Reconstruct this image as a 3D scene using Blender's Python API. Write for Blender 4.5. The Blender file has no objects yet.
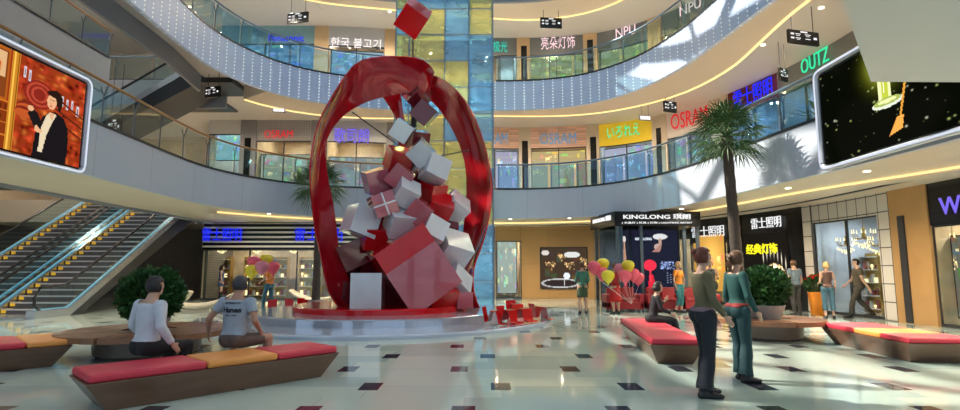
import bpy, math, random
import numpy as np
from mathutils import Vector, Matrix, noise
random.seed(7); np.random.seed(7)
PI = math.pi
SC = bpy.context.scene
COL = SC.collection

# ------------------------------------------------------------------ camera
F = 540.0
PITCH = math.atan(65.0 / F)
CAMZ = 1.45
cd = bpy.data.cameras.new('camera'); cam = bpy.data.objects.new('camera', cd); COL.objects.link(cam)
cd.sensor_width = 36.0; cd.lens = F / 960 * 36; cd.clip_start = .05; cd.clip_end = 300
cam.location = (0, 0, CAMZ); cam.rotation_euler = (PI / 2 + PITCH, 0, 0)
SC.camera = cam
# ------------------------------------------------------------------ sky, sun, exposure
w = bpy.data.worlds.new('sky'); SC.world = w; w.use_nodes = True
wb = w.node_tree.nodes['Background']
wb.inputs[0].default_value = (.62, .80, 1.0, 1); wb.inputs[1].default_value = .70
sd = bpy.data.lights.new('sun', 'SUN'); sd.energy = 7.6; sd.angle = math.radians(.8); sd.color = (1, .93, .8)
sun = bpy.data.objects.new('sun', sd); COL.objects.link(sun)
sun.rotation_euler = Vector((1.12, -.32, -1.12)).to_track_quat('-Z', 'Y').to_euler()
SC.view_settings.view_transform = 'Standard'; SC.view_settings.look = 'None'
SC.view_settings.gamma = 1; SC.view_settings.use_curve_mapping = False
SC.view_settings.exposure = 0.2
SPOT_W = 300.0      # strength of downlights and added fill lamps
SHOP_W = 260.0

# ------------------------------------------------------------------ projection maths (design-time only)
def ray(px, py):
    dx, dy = px - 480.0, 205.0 - py
    cp, sp = math.cos(PITCH), math.sin(PITCH)
    return Vector((dx, F * cp - dy * sp, F * sp + dy * cp))
def PY(px, py, Y):
    r = ray(px, py); r = r * (Y / r.y); return Vector((r.x, r.y, r.z + CAMZ))
def PZ(px, py, z=0.0):
    r = ray(px, py); t = (z - CAMZ) / r.z; return Vector((r.x * t, r.y * t, z))
def PX(px, py, x):
    r = ray(px, py); t = x / r.x; return Vector((x, r.y * t, r.z * t + CAMZ))
def project(x, y, z):
    cp, sp = math.cos(PITCH), math.sin(PITCH); z -= CAMZ
    d = y * cp + z * sp; u = -y * sp + z * cp
    if d <= .01: return None
    return 480 + F * x / d, 205 - F * u / d, d

# ------------------------------------------------------------------ materials
def new_mat(name):
    m = bpy.data.materials.new(name); m.use_nodes = True
    nt = m.node_tree; return m, nt, nt.nodes, nt.links
def mat(name, c, rough=.5, metal=0.0, coat=0.0, emit=None, es=0.0, nz=0.0, nscale=3.0, spec=.5, bump=0.0, trans=0.0, ior=1.45, stretch=None):
    m, nt, N, L = new_mat(name); b = N['Principled BSDF']
    b.inputs['Base Color'].default_value = (*c, 1); b.inputs['Roughness'].default_value = rough
    b.inputs['Metallic'].default_value = metal; b.inputs['Coat Weight'].default_value = coat
    b.inputs['Specular IOR Level'].default_value = spec
    b.inputs['Transmission Weight'].default_value = trans; b.inputs['IOR'].default_value = ior
    if emit:
        b.inputs['Emission Color'].default_value = (*emit, 1); b.inputs['Emission Strength'].default_value = es
    if nz or bump:
        tc = N.new('ShaderNodeTexCoord'); nn = N.new('ShaderNodeTexNoise'); nn.inputs['Scale'].default_value = nscale
        nn.inputs['Detail'].default_value = 4
        if stretch:
            mp = N.new('ShaderNodeMapping'); mp.inputs['Scale'].default_value = stretch
            L.new(tc.outputs['Object'], mp.inputs[0]); L.new(mp.outputs[0], nn.inputs['Vector'])
        else: L.new(tc.outputs['Object'], nn.inputs['Vector'])
        if nz:
            mx = N.new('ShaderNodeMix'); mx.data_type = 'RGBA'
            mx.inputs['A'].default_value = (*[max(0, k * (1 - nz)) for k in c], 1)
            mx.inputs['B'].default_value = (*[min(1, k * (1 + nz)) for k in c], 1)
            L.new(nn.outputs['Fac'], mx.inputs['Factor']); L.new(mx.outputs['Result'], b.inputs['Base Color'])
        if bump:
            bp = N.new('ShaderNodeBump'); bp.inputs['Strength'].default_value = bump; bp.inputs['Distance'].default_value = .02
            L.new(nn.outputs['Fac'], bp.inputs['Height']); L.new(bp.outputs[0], b.inputs['Normal'])
    return m
def glass(name, tint=(.9, .97, 1), refl=.9, base=.04, rough=.02):
    m, nt, N, L = new_mat(name); N.remove(N['Principled BSDF'])
    t = N.new('ShaderNodeBsdfTransparent'); t.inputs[0].default_value = (*tint, 1)
    g = N.new('ShaderNodeBsdfGlossy'); g.inputs[0].default_value = (refl, refl, refl, 1); g.inputs['Roughness'].default_value = rough
    fr = N.new('ShaderNodeLayerWeight'); fr.inputs[0].default_value = .5
    ad = M_(N, L, 'ADD', M_(N, L, 'MULTIPLY', M_(N, L, 'POWER', fr.outputs['Facing'], 4.0), .8), base + .03, True)
    mx = N.new('ShaderNodeMixShader')
    L.new(ad, mx.inputs[0]); L.new(t.outputs[0], mx.inputs[1]); L.new(g.outputs[0], mx.inputs[2])
    L.new(mx.outputs[0], N['Material Output'].inputs[0]); return m
def emis(name, c, s):
    m, nt, N, L = new_mat(name); N.remove(N['Principled BSDF'])
    e = N.new('ShaderNodeEmission'); e.inputs[0].default_value = (*c, 1); e.inputs[1].default_value = s
    L.new(e.outputs[0], N['Material Output'].inputs[0]); return m
def M_(N, L, op, a, b=None, clamp=False):
    n = N.new('ShaderNodeMath'); n.operation = op; n.use_clamp = clamp
    for i, v in enumerate((a, b)):
        if v is None: continue
        if isinstance(v, (int, float)): n.inputs[i].default_value = v
        else: L.new(v, n.inputs[i])
    return n.outputs[0]
def grid_mat(name, c, line, su, sv, lw=.03, rough=.4, emit_dots=False, coat=0.0, var=0.0, ulines=True, vlines=True, uoff=0.0):
    """panels with thin joints from UV in metres"""
    m, nt, N, L = new_mat(name); b = N['Principled BSDF']; b.inputs['Roughness'].default_value = rough; b.inputs['Coat Weight'].default_value = coat
    uv = N.new('ShaderNodeUVMap'); uv.uv_map = 'UVMap'; s = N.new('ShaderNodeSeparateXYZ'); L.new(uv.outputs[0], s.inputs[0])
    fu = M_(N, L, 'FRACT', M_(N, L, 'DIVIDE', M_(N, L, 'ADD', s.outputs[0], 100 * su + uoff), su)); fv = M_(N, L, 'FRACT', M_(N, L, 'DIVIDE', M_(N, L, 'ADD', s.outputs[1], 100 * sv), sv))
    lu = M_(N, L, 'LESS_THAN', fu, lw / su) if ulines else None
    lv = M_(N, L, 'LESS_THAN', fv, lw / sv) if vlines else None
    k = M_(N, L, 'MAXIMUM', lu, lv) if (lu and lv) else (lu or lv)
    mx = N.new('ShaderNodeMix'); mx.data_type = 'RGBA'; mx.inputs['A'].default_value = (*c, 1); mx.inputs['B'].default_value = (*line, 1)
    L.new(k, mx.inputs['Factor'])
    out = mx.outputs['Result']
    if var:
        cu = M_(N, L, 'FLOOR', M_(N, L, 'DIVIDE', s.outputs[0], su)); cv = M_(N, L, 'FLOOR', M_(N, L, 'DIVIDE', s.outputs[1], sv))
        cb = N.new('ShaderNodeCombineXYZ'); L.new(cu, cb.inputs[0]); L.new(cv, cb.inputs[1])
        wn = N.new('ShaderNodeTexWhiteNoise'); wn.noise_dimensions = '2D'; L.new(cb.outputs[0], wn.inputs['Vector'])
        hs = N.new('ShaderNodeHueSaturation'); L.new(out, hs.inputs['Color'])
        L.new(M_(N, L, 'ADD', M_(N, L, 'MULTIPLY', wn.outputs['Value'], var), 1 - var / 2), hs.inputs['Value']); out = hs.outputs[0]
    L.new(out, b.inputs['Base Color'])
    if emit_dots:
        du = M_(N, L, 'ABSOLUTE', M_(N, L, 'SUBTRACT', M_(N, L, 'FRACT', M_(N, L, 'DIVIDE', M_(N, L, 'ADD', s.outputs[0], 60.3), .42)), .5))
        dv = M_(N, L, 'ABSOLUTE', M_(N, L, 'SUBTRACT', M_(N, L, 'FRACT', M_(N, L, 'DIVIDE', s.outputs[1], .13)), .5))
        k1 = M_(N, L, 'LESS_THAN', du, .05); k2 = M_(N, L, 'LESS_THAN', dv, .17); kk = M_(N, L, 'MULTIPLY', k1, k2)
        b.inputs['Emission Color'].default_value = (1, 1, 1, 1); L.new(M_(N, L, 'MULTIPLY', kk, .9), b.inputs['Emission Strength'])
    return m
def floor_mat():
    m, nt, N, L = new_mat('polished_stone_floor'); b = N['Principled BSDF']
    g = N.new('ShaderNodeNewGeometry'); s = N.new('ShaderNodeSeparateXYZ'); L.new(g.outputs['Position'], s.inputs[0])
    x, y = s.outputs[0], s.outputs[1]
    RS, XS = 1.2, 1.63
    r = M_(N, L, 'DIVIDE', M_(N, L, 'SUBTRACT', y, 7.0 - .6 - RS * 20), RS)
    row = M_(N, L, 'FLOOR', r); fr = M_(N, L, 'FRACT', r)
    par = M_(N, L, 'MULTIPLY', M_(N, L, 'FRACT', M_(N, L, 'MULTIPLY', row, .5)), 2.0)   # 0 or 1
    xs = M_(N, L, 'ADD', x, M_(N, L, 'MULTIPLY', par, .50))
    xs = M_(N, L, 'ADD', xs, M_(N, L, 'MULTIPLY', M_(N, L, 'SUBTRACT', row, 20.0), .065))
    u = M_(N, L, 'FRACT', M_(N, L, 'DIVIDE', M_(N, L, 'ADD', xs, XS * 40 - .26 + XS / 2), XS))
    du = M_(N, L, 'ABSOLUTE', M_(N, L, 'SUBTRACT', u, .5)); dv = M_(N, L, 'ABSOLUTE', M_(N, L, 'SUBTRACT', fr, .5))
    sq = M_(N, L, 'MULTIPLY', M_(N, L, 'LESS_THAN', du, .125 / XS), M_(N, L, 'LESS_THAN', dv, .22 / RS))
    ln = M_(N, L, 'MAXIMUM', M_(N, L, 'LESS_THAN', du, .006 / XS), M_(N, L, 'LESS_THAN', dv, .008 / RS))
    cu = M_(N, L, 'FLOOR', M_(N, L, 'DIVIDE', M_(N, L, 'ADD', xs, XS * 40 - .26), XS)); cv = M_(N, L, 'FLOOR', M_(N, L, 'ADD', r, .5))
    cb = N.new('ShaderNodeCombineXYZ'); L.new(cu, cb.inputs[0]); L.new(cv, cb.inputs[1])
    wn = N.new('ShaderNodeTexWhiteNoise'); wn.noise_dimensions = '2D'; L.new(cb.outputs[0], wn.inputs['Vector'])
    nz = N.new('ShaderNodeTexNoise'); nz.inputs['Scale'].default_value = 1.3; nz.inputs['Detail'].default_value = 5; L.new(g.outputs['Position'], nz.inputs['Vector'])
    mx0 = N.new('ShaderNodeMix'); mx0.data_type = 'RGBA'; mx0.inputs['A'].default_value = (.36, .48, .45, 1); mx0.inputs['B'].default_value = (.56, .64, .56, 1)
    L.new(M_(N, L, 'ADD', M_(N, L, 'MULTIPLY', wn.outputs['Value'], .7), M_(N, L, 'MULTIPLY', nz.outputs['Fac'], .3)), mx0.inputs['Factor'])
    mx1 = N.new('ShaderNodeMix'); mx1.data_type = 'RGBA'; L.new(mx0.outputs['Result'], mx1.inputs['A']); mx1.inputs['B'].default_value = (.40, .45, .42, 1); L.new(ln, mx1.inputs['Factor'])
    mx2 = N.new('ShaderNodeMix'); mx2.data_type = 'RGBA'; L.new(mx1.outputs['Result'], mx2.inputs['A']); mx2.inputs['B'].default_value = (.035, .04, .06, 1); L.new(sq, mx2.inputs['Factor'])
    L.new(mx2.outputs['Result'], b.inputs['Base Color'])
    b.inputs['Roughness'].default_value = .07; b.inputs['Specular IOR Level'].default_value = .75
    return m
def paint_mat(name, s=1.0, rough=.4, emissive=True):
    m, nt, N, L = new_mat(name); a = N.new('ShaderNodeVertexColor'); a.layer_name = 'Col'
    b = N['Principled BSDF']; b.inputs['Roughness'].default_value = rough; b.inputs['Specular IOR Level'].default_value = 0; b.inputs['Roughness'].default_value = 1
    if emissive:
        b.inputs['Base Color'].default_value = (.001, .001, .001, 1)
        L.new(a.outputs[0], b.inputs['Emission Color']); b.inputs['Emission Strength'].default_value = s
    else: L.new(a.outputs[0], b.inputs['Base Color'])
    return m

MT = {}
MT['floor'] = floor_mat()
MT['soffit'] = mat('cream_plaster', (.66, .56, .44), .45, nz=.06, nscale=.6)
MT['soffit_up'] = mat('grey_plaster', (.60, .58, .55), .45, nz=.06, nscale=.6)
MT['fascia2'] = grid_mat('painted_panel_fascia', (.50, .55, .64), (.36, .39, .45), 2.4, 9, .02, .35)
MT['fascia3'] = grid_mat('dotted_led_fascia', (.50, .60, .80), (.42, .47, .56), 2.52, 9, .015, .35, emit_dots=True)
MT['fascia_grey'] = mat('grey_metal_cladding', (.25, .27, .31), .4, nz=.08, nscale=1)
MT['dark'] = mat('dark_graphite_metal', (.03, .032, .036), .35, nz=.1)
MT['black'] = mat('black_gloss', (.008, .008, .009), .18, nz=.1)
MT['post'] = mat('grey_steel', (.10, .13, .15), .35, .6, nz=.1)
MT['steel'] = mat('brushed_steel', (.55, .57, .6), .25, .9, nz=.1)
MT['railwood'] = mat('brown_wood_handrail', (.35, .18, .07), .4, nz=.2, nscale=12)
MT['railsteel'] = mat('blue_grey_steel_handrail', (.16, .24, .32), .3, .5, nz=.1)
MT['glass'] = glass('clear_glass', (.86, .94, .95), .9, .03)
MT['glassblue'] = glass('blue_tinted_glass', (.62, .80, .90), .9, .07)
MT['glassgreen'] = glass('pale_green_glass', (.80, .92, .86), .9, .06)
MT['tan'] = mat('tan_stone', (.55, .38, .21), .45, nz=.12, nscale=2)
MT['beige'] = mat('beige_stone', (.62, .52, .40), .45, nz=.08, nscale=2)
MT['wood'] = grid_mat('honey_wood_panel', (.44, .25, .09), (.30, .16, .05), 2.6, 1.75, .02, .4, var=.12)
MT['pierwood'] = mat('amber_stone_pier', (.40, .23, .09), .4, nz=.15, nscale=2)
MT['tile'] = grid_mat('white_wall_tile', (.62, .58, .53), (.07, .065, .06), .42, .52, .03, .3, var=.08)
MT['greytile'] = grid_mat('small_grey_tile', (.36, .35, .35), (.2, .2, .2), .12, .12, .015, .4)
MT['greypier'] = grid_mat('grey_pier_tile', (.26, .25, .26), (.16, .16, .16), .12, .12, .015, .4)
MT['peach'] = grid_mat('peach_brick_header', (.80, .47, .33), (.50, .42, .42), .5, .13, .03, .5, var=.3, ulines=False)
MT['yellowsign'] = mat('mustard_header', (.62, .42, .02), .4, emit=(.9, .6, .03), es=.25, nz=.05)
MT['white'] = mat('white_panel', (.74, .70, .66), .4, nz=.04)
MT['whitegrey'] = mat('pale_grey_panel', (.45, .45, .46), .4, nz=.04)
MT['slate'] = mat('dark_slate_header', (.16, .17, .17), .4, nz=.1)
MT['teal'] = mat('teal_header', (.18, .33, .36), .4, nz=.1)
MT['maroon'] = mat('maroon_header', (.16, .02, .02), .4, nz=.1)
MT['perf'] = grid_mat('taupe_perforated_wall', (.20, .17, .15), (.10, .085, .075), .12, .12, .03, .5)
MT['shopwall'] = mat('warm_shop_wall', (.62, .47, .32), .5, nz=.5, nscale=1.6)
MT['shopcool'] = mat('cool_shop_wall', (.50, .52, .56), .5, nz=.5, nscale=1.6)
MT['shopfloor'] = mat('shop_floor', (.42, .37, .30), .15, nz=.1)
MT['cove'] = emis('warm_led_cove', (1.0, .70, .28), 1.5)
MT['downlight'] = emis('downlight_glow', (1.0, .85, .6), 5.0)
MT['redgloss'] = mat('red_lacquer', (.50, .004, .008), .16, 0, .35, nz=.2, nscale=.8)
MT['ribbon'] = mat('red_ribbon_lacquer', (.42, .006, .014), .06, .15, 1.0, nz=.25, nscale=.7)
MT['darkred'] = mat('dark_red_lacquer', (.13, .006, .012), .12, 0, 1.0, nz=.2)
MT['pink'] = mat('dusty_pink_lacquer', (.42, .10, .13), .12, .1, 1.0, nz=.15)
MT['boxwhite'] = mat('pearl_white_lacquer', (.60, .63, .68), .10, .1, 1.0, nz=.08)
MT['plat'] = mat('pale_marble', (.44, .50, .60), .06, 0, .6, nz=.12, nscale=1.2)
MT['platrim'] = mat('brushed_silver_rim', (.5, .56, .66), .12, .6, nz=.2, nscale=8, stretch=(6, 6, .3))
MT['cushred'] = mat('red_vinyl_cushion', (.60, .04, .07), .45, nz=.1, nscale=6)
MT['cushorange'] = mat('orange_vinyl_cushion', (.75, .30, .07), .45, nz=.1, nscale=6)
MT['benchwood'] = mat('brown_wood_veneer', (.15, .085, .055), .3, nz=.3, nscale=3, stretch=(1, 1, 6))
MT['ringwood'] = mat('ring_bench_wood', (.22, .10, .05), .3, nz=.3, nscale=5)
MT['ringbase'] = mat('ring_bench_base', (.20, .16, .13), .3, nz=.15)
MT['leaf'] = mat('dark_green_leaf', (.03, .10, .025), .4, nz=.5, nscale=5)
MT['palmleaf'] = mat('palm_leaf', (.035, .10, .02), .45, nz=.4, nscale=5)
MT['trunk'] = mat('fibrous_palm_trunk', (.06, .045, .035), .8, nz=.5, nscale=20, bump=.8)
MT['bark'] = mat('brown_stem', (.08, .05, .03), .8, nz=.3)
MT['pot'] = mat('grey_pot', (.30, .28, .27), .4, nz=.1)
MT['orangepot'] = mat('orange_pot', (.7, .22, .01), .4, nz=.2, nscale=8)
MT['soil'] = mat('dark_soil', (.03, .02, .015), .9, nz=.3)
MT['step'] = mat('escalator_step_metal', (.13, .12, .12), .45, .3, nz=.2)
MT['stepedge'] = mat('escalator_tread_edge', (.75, .70, .70), .35, .4, nz=.1)
MT['yellow'] = mat('yellow_step_edge', (.80, .48, .02), .5, emit=(1, .6, .05), es=.25)
MT['rubber'] = mat('black_rubber_handrail', (.012, .012, .014), .3, nz=.1)
MT['cyan'] = emis('cyan_led_skirt', (.25, .70, .9), .7)
MT['bala'] = mat('pink_balloon', (.70, .10, .15), .25, nz=.05, emit=(.5, .05, .08), es=.05)
MT['balb'] = mat('yellow_balloon', (.72, .60, .03), .25, nz=.05)
MT['balc'] = mat('rose_balloon', (.62, .20, .26), .25, nz=.05)
MT['string'] = mat('white_string', (.6, .6, .6), .6)
MT['blueneon'] = emis('blue_neon', (.015, .03, 1.0), 1.0)
MT['purpneon'] = emis('violet_neon', (.22, .16, .9), .9)
MT['tealneon'] = emis('teal_neon', (.03, .65, .5), 1.0)
MT['greenneon'] = emis('green_neon', (.04, .75, .35), 1.0)
MT['whiteneon'] = emis('white_neon', (1, .92, .9), 1.0)
MT['pinkneon'] = emis('rose_white_neon', (1, .72, .75), .95)
MT['redlet'] = mat('red_letter', (.55, .01, .02), .4, emit=(.8, .02, .03), es=.45)
MT['bluelet'] = mat('blue_letter', (.12, .35, .62), .4, emit=(.1, .35, .7), es=.3)
MT['whitelet'] = emis('white_letter', (.85, .85, .85), 1.0)
MT['yellowlet'] = emis('yellow_letter', (.95, .85, .02), 1.1)
MT['screenlight'] = emis('silver_lit_frame', (.80, .86, 1.0), .8)
MT['frame'] = mat('silver_screen_frame', (.55, .58, .64), .3, .4, nz=.05)
MT['sofared'] = mat('red_leather', (.28, .015, .02), .4, nz=.15, nscale=6)
MT['screen'] = paint_mat('lit_screen_picture', 1.0)
MT['screen2'] = paint_mat('lit_poster_picture', 1.15)
MT['crystal'] = emis('lit_crystal_bulb', (1.0, .72, .35), 2.2)
MT['gold'] = mat('gold_metal', (.55, .36, .12), .3, .8, nz=.1)
MT['daywin'] = emis('daylit_window', (.45, .68, .95), .75)
MT['glassdark'] = glass('dim_kiosk_glass', (.9, .95, 1), .5, -.02)
def stained(name, c, tr):
    m, nt, N, L = new_mat(name); b = N['Principled BSDF']; b.inputs['Base Color'].default_value = (*c, 1); b.inputs['Roughness'].default_value = .15
    t = N.new('ShaderNodeBsdfTransparent'); t.inputs[0].default_value = (*[min(1, k * 1.15 + .12) for k in c], 1)
    g = N.new('ShaderNodeNewGeometry'); nz = N.new('ShaderNodeTexNoise'); nz.inputs['Scale'].default_value = .9
    mp = N.new('ShaderNodeMapping'); mp.inputs['Scale'].default_value = (1, 1, 3); L.new(g.outputs['Position'], mp.inputs[0]); L.new(mp.outputs[0], nz.inputs['Vector'])
    f = M_(N, L, 'ADD', M_(N, L, 'MULTIPLY', nz.outputs['Fac'], .5), tr - .25, True)
    mx = N.new('ShaderNodeMixShader'); L.new(f, mx.inputs[0]); L.new(b.outputs[0], mx.inputs[1]); L.new(t.outputs[0], mx.inputs[2])
    L.new(mx.outputs[0], N['Material Output'].inputs[0]); return m
MT['gblue'] = stained('blue_stained_glass', (.42, .68, .95), .68)
MT['gyel'] = stained('yellow_green_stained_glass', (.82, .80, .45), .68)
MT['gpale'] = stained('pale_stained_glass', (.62, .76, .78), .62)

# ------------------------------------------------------------------ mesh helpers
def wm(o):
    m = Matrix.LocRotScale(o.location, o.rotation_euler, o.scale)
    if o.parent: return wm(o.parent) @ o.matrix_parent_inverse @ m
    return m
class MB:
    def __init__(s): s.v = []; s.f = []; s.mi = []; s.uv = []
    def add(s, vs, fs, mi=0, uvs=None):
        b = len(s.v); s.v += [tuple(p) for p in vs]
        for k, f in enumerate(fs):
            s.f.append([b + i for i in f]); s.mi.append(mi)
            s.uv.append(uvs[k] if uvs else [(vs[i][0] + vs[i][1], vs[i][2]) for i in f])
        return s
    def box(s, c, d, rot=None, mi=0, taper=1.0):
        vs = []
        for z in (-.5, .5):
            k = 1 if z < 0 else taper
            for x, y in ((-.5, -.5), (.5, -.5), (.5, .5), (-.5, .5)):
                p = Vector((x * d[0] * k, y * d[1] * k, z * d[2]))
                if rot is not None: p = rot @ p
                vs.append(p + Vector(c))
        return s.add(vs, [(0, 3, 2, 1), (4, 5, 6, 7), (0, 1, 5, 4), (1, 2, 6, 5), (2, 3, 7, 6), (3, 0, 4, 7)], mi)
    def prism(s, poly, z0, z1, mi=0, capmi=None):
        a = sum(poly[i][0] * poly[(i + 1) % len(poly)][1] - poly[(i + 1) % len(poly)][0] * poly[i][1] for i in range(len(poly)))
        if a < 0: poly = poly[::-1]
        n = len(poly); vs = [(p[0], p[1], z0) for p in poly] + [(p[0], p[1], z1) for p in poly]
        s.add(vs, [tuple(range(n - 1, -1, -1)), tuple(range(n, 2 * n))], mi if capmi is None else capmi, [[(vs[i][0], vs[i][1]) for i in range(n - 1, -1, -1)], [(vs[i][0], vs[i][1]) for i in range(n)]])
        return s.add(vs, [(i, (i + 1) % n, n + (i + 1) % n, n + i) for i in range(n)], mi)
    def strip(s, pts, z0, z1, o0, o1, mi=0, u0=0.0, flare=0.0):
        """solid following a plan curve; o>0 is to the right of travel (outside); flare pushes the lower edge"""
        n = len(pts); nr = normals2(pts); vs = []; U = [u0]
        for i in range(1, n): U.append(U[-1] + math.dist(pts[i], pts[i - 1]))
        for i, (p, q) in enumerate(zip(pts, nr)):
            for o, z in ((o0 + flare, z0), (o0, z1), (o1, z1), (o1 + flare, z0)):
                vs.append((p[0] + q[0] * o, p[1] + q[1] * o, z))
        fs, uv = [], []
        for i in range(n - 1):
            a, b = 4 * i, 4 * i + 4
            for j in range(4):
                k = (j + 1) % 4
                fs.append((a + j, b + j, b + k, a + k))
                zj, zk = vs[a + j][2], vs[a + k][2]
                if j in (1, 3): zk = zj + .3
                uv.append([(U[i], zj), (U[i + 1], zj), (U[i + 1], zk), (U[i], zk)])
        fs += [(0, 1, 2, 3), (4 * n - 1, 4 * n - 2, 4 * n - 3, 4 * n - 4)]
        uv += [[(0, 0)] * 4, [(0, 0)] * 4]
        return s.add(vs, fs, mi, uv)
    def cyl(s, p0, p1, r0, r1=None, n=10, mi=0, caps=True):
        r1 = r0 if r1 is None else r1
        p0, p1 = Vector(p0), Vector(p1); d = (p1 - p0)
        q = d.to_track_quat('Z', 'Y') if d.length > 1e-9 else Matrix.Identity(3).to_quaternion()
        vs = []
        for p, r in ((p0, r0), (p1, r1)):
            for k in range(n):
                a = 2 * PI * k / n; vs.append(p + q @ Vector((r * math.cos(a), r * math.sin(a), 0)))
        fs = [(k, (k + 1) % n, n + (k + 1) % n, n + k) for k in range(n)]
        if caps: fs += [tuple(range(n - 1, -1, -1)), tuple(range(n, 2 * n))]
        return s.add(vs, fs, mi)
    def tube(s, path, r, n=8, mi=0, closed=False):
        P = [Vector(p) for p in path]; m = len(P); vs = []
        rr = r if isinstance(r, (list, tuple)) else [r] * m
        for i, p in enumerate(P):
            d = (P[min(i + 1, m - 1)] - P[max(i - 1, 0)])
            if closed: d = P[(i + 1) % m] - P[i - 1]
            d.normalize(); up = Vector((0, 0, 1)) if abs(d.z) < .95 else Vector((0, 1, 0))
            a = d.cross(up).normalized(); b = a.cross(d)
            for k in range(n):
                t = 2 * PI * k / n; vs.append(p + (a * math.cos(t) + b * math.sin(t)) * rr[i])
        fs = []
        for i in range(m if closed else m - 1):
            j = (i + 1) % m
            for k in range(n): fs.append((i * n + k, i * n + (k + 1) % n, j * n + (k + 1) % n, j * n + k))
        if not closed: fs += [tuple(range(n - 1, -1, -1)), tuple(range((m - 1) * n, m * n))]
        return s.add(vs, fs, mi)
    def lathe(s, prof, c=(0, 0, 0), n=24, mi=0, axis=None):
        vs = []; m = len(prof)
        for r, z in prof:
            for k in range(n):
                a = 2 * PI * k / n; vs.append(Vector((c[0] + r * math.cos(a), c[1] + r * math.sin(a), c[2] + z)))
        fs = [(i * n + k, i * n + (k + 1) % n, (i + 1) * n + (k + 1) % n, (i + 1) * n + k) for i in range(m - 1) for k in range(n)]
        if prof[0][0] > 1e-5: fs.append(tuple(range(n - 1, -1, -1)))
        if prof[-1][0] > 1e-5: fs.append(tuple(range((m - 1) * n, m * n)))
        return s.add(vs, fs, mi)
    def ell(s, c, r, rot=None, n=12, m=8, mi=0):
        vs = []
        for i in range(m + 1):
            t = PI * i / m
            for k in range(n):
                a = 2 * PI * k / n
                p = Vector((r[0] * math.sin(t) * math.cos(a), r[1] * math.sin(t) * math.sin(a), -r[2] * math.cos(t)))
                if i in (0, m): p = Vector((0, 0, -r[2] if i == 0 else r[2]))
                if rot is not None: p = rot @ p
                vs.append(p + Vector(c))
        fs = [(i * n + k, i * n + (k + 1) % n, (i + 1) * n + (k + 1) % n, (i + 1) * n + k) for i in range(m) for k in range(n)]
        return s.add(vs, fs, mi)
    def loft(s, rings, mi=0, caps=True):
        n = len(rings[0]); vs = [p for r in rings for p in r]
        fs = [(i * n + k, i * n + (k + 1) % n, (i + 1) * n + (k + 1) % n, (i + 1) * n + k) for i in range(len(rings) - 1) for k in range(n)]
        if caps: fs += [tuple(range(n - 1, -1, -1)), tuple(range((len(rings) - 1) * n, len(rings) * n))]
        return s.add(vs, fs, mi)
    def build(s, name, mats, parent=None, smooth=False, bevel=0, label=None):
        me = bpy.data.meshes.new(name); me.from_pydata(s.v, [], s.f)
        if not isinstance(mats, (list, tuple)): mats = [mats]
        for m in mats: me.materials.append(m)
        me.polygons.foreach_set('material_index', s.mi)
        ul = me.uv_layers.new(name='UVMap'); flat = [c for f in s.uv for p in f for c in p]
        if len(flat) == len(ul.data) * 2: ul.data.foreach_set('uv', flat)
        if smooth is True: me.polygons.foreach_set('use_smooth', [True] * len(me.polygons))
        me.validate(); me.update()
        o = bpy.data.objects.new(name, me); COL.objects.link(o)
        if smooth == 'auto':
            me.polygons.foreach_set('use_smooth', [True] * len(me.polygons))
            try: me.set_sharp_from_angle(angle=math.radians(40))
            except Exception: pass
        if bevel:
            b = o.modifiers.new('bevel', 'BEVEL'); b.width = bevel; b.segments = 2; b.limit_method = 'ANGLE'
        if parent:
            o.parent = parent; o.matrix_parent_inverse = wm(parent).inverted()
        if label: o['label'] = label
        return o
def normals2(pts):
    out = []
    for i in range(len(pts)):
        a, b = pts[max(i - 1, 0)], pts[min(i + 1, len(pts) - 1)]
        dx, dy = b[0] - a[0], b[1] - a[1]; l = math.hypot(dx, dy) or 1; out.append((dy / l, -dx / l))
    return out
def tag(o, label, cat, group=None, kind=None):
    o['label'] = label; o['category'] = cat
    if group: o['group'] = group
    if kind: o['kind'] = kind
    return o
def thing(name, label, cat, loc=(0, 0, 0), rz=0, group=None):
    o = bpy.data.objects.new(name, None); COL.objects.link(o); o.location = loc; o.rotation_euler = (0, 0, rz); o.empty_display_size = .2
    return tag(o, label, cat, group)
def struct(mb, name, m, **k):
    o = mb.build(name, m, **k); o['kind'] = 'structure'; return o
def sroot(name, loc=(0, 0, 0)):
    o = bpy.data.objects.new(name, None); COL.objects.link(o); o.location = loc; o['kind'] = 'structure'; return o
def copy_tree(o, parent=None):
    c = o.copy(); COL.objects.link(c)
    if parent is not None: c.parent = parent; c.matrix_parent_inverse = o.matrix_parent_inverse.copy()
    for ch in list(o.children): copy_tree(ch, c)
    return c
def catmull(P, step=.5):
    out = []
    for i in range(len(P) - 1):
        p0, p1, p2, p3 = P[max(i - 1, 0)], P[i], P[i + 1], P[min(i + 2, len(P) - 1)]
        n = max(1, int(math.dist(p1, p2) / step))
        for k in range(n):
            t = k / n
            out.append(tuple(.5 * ((2 * p1[j]) + (-p0[j] + p2[j]) * t + (2 * p0[j] - 5 * p1[j] + 4 * p2[j] - p3[j]) * t * t + (-p0[j] + 3 * p1[j] - 3 * p2[j] + p3[j]) * t ** 3) for j in range(len(p1))))
    out.append(tuple(P[-1])); return out
def offset(pts, o): return [(p[0] + q[0] * o, p[1] + q[1] * o) for p, q in zip(pts, normals2(pts))]
def arc(pts):
    U = [0.0]
    for i in range(1, len(pts)): U.append(U[-1] + math.dist(pts[i], pts[i - 1]))
    return U
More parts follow.
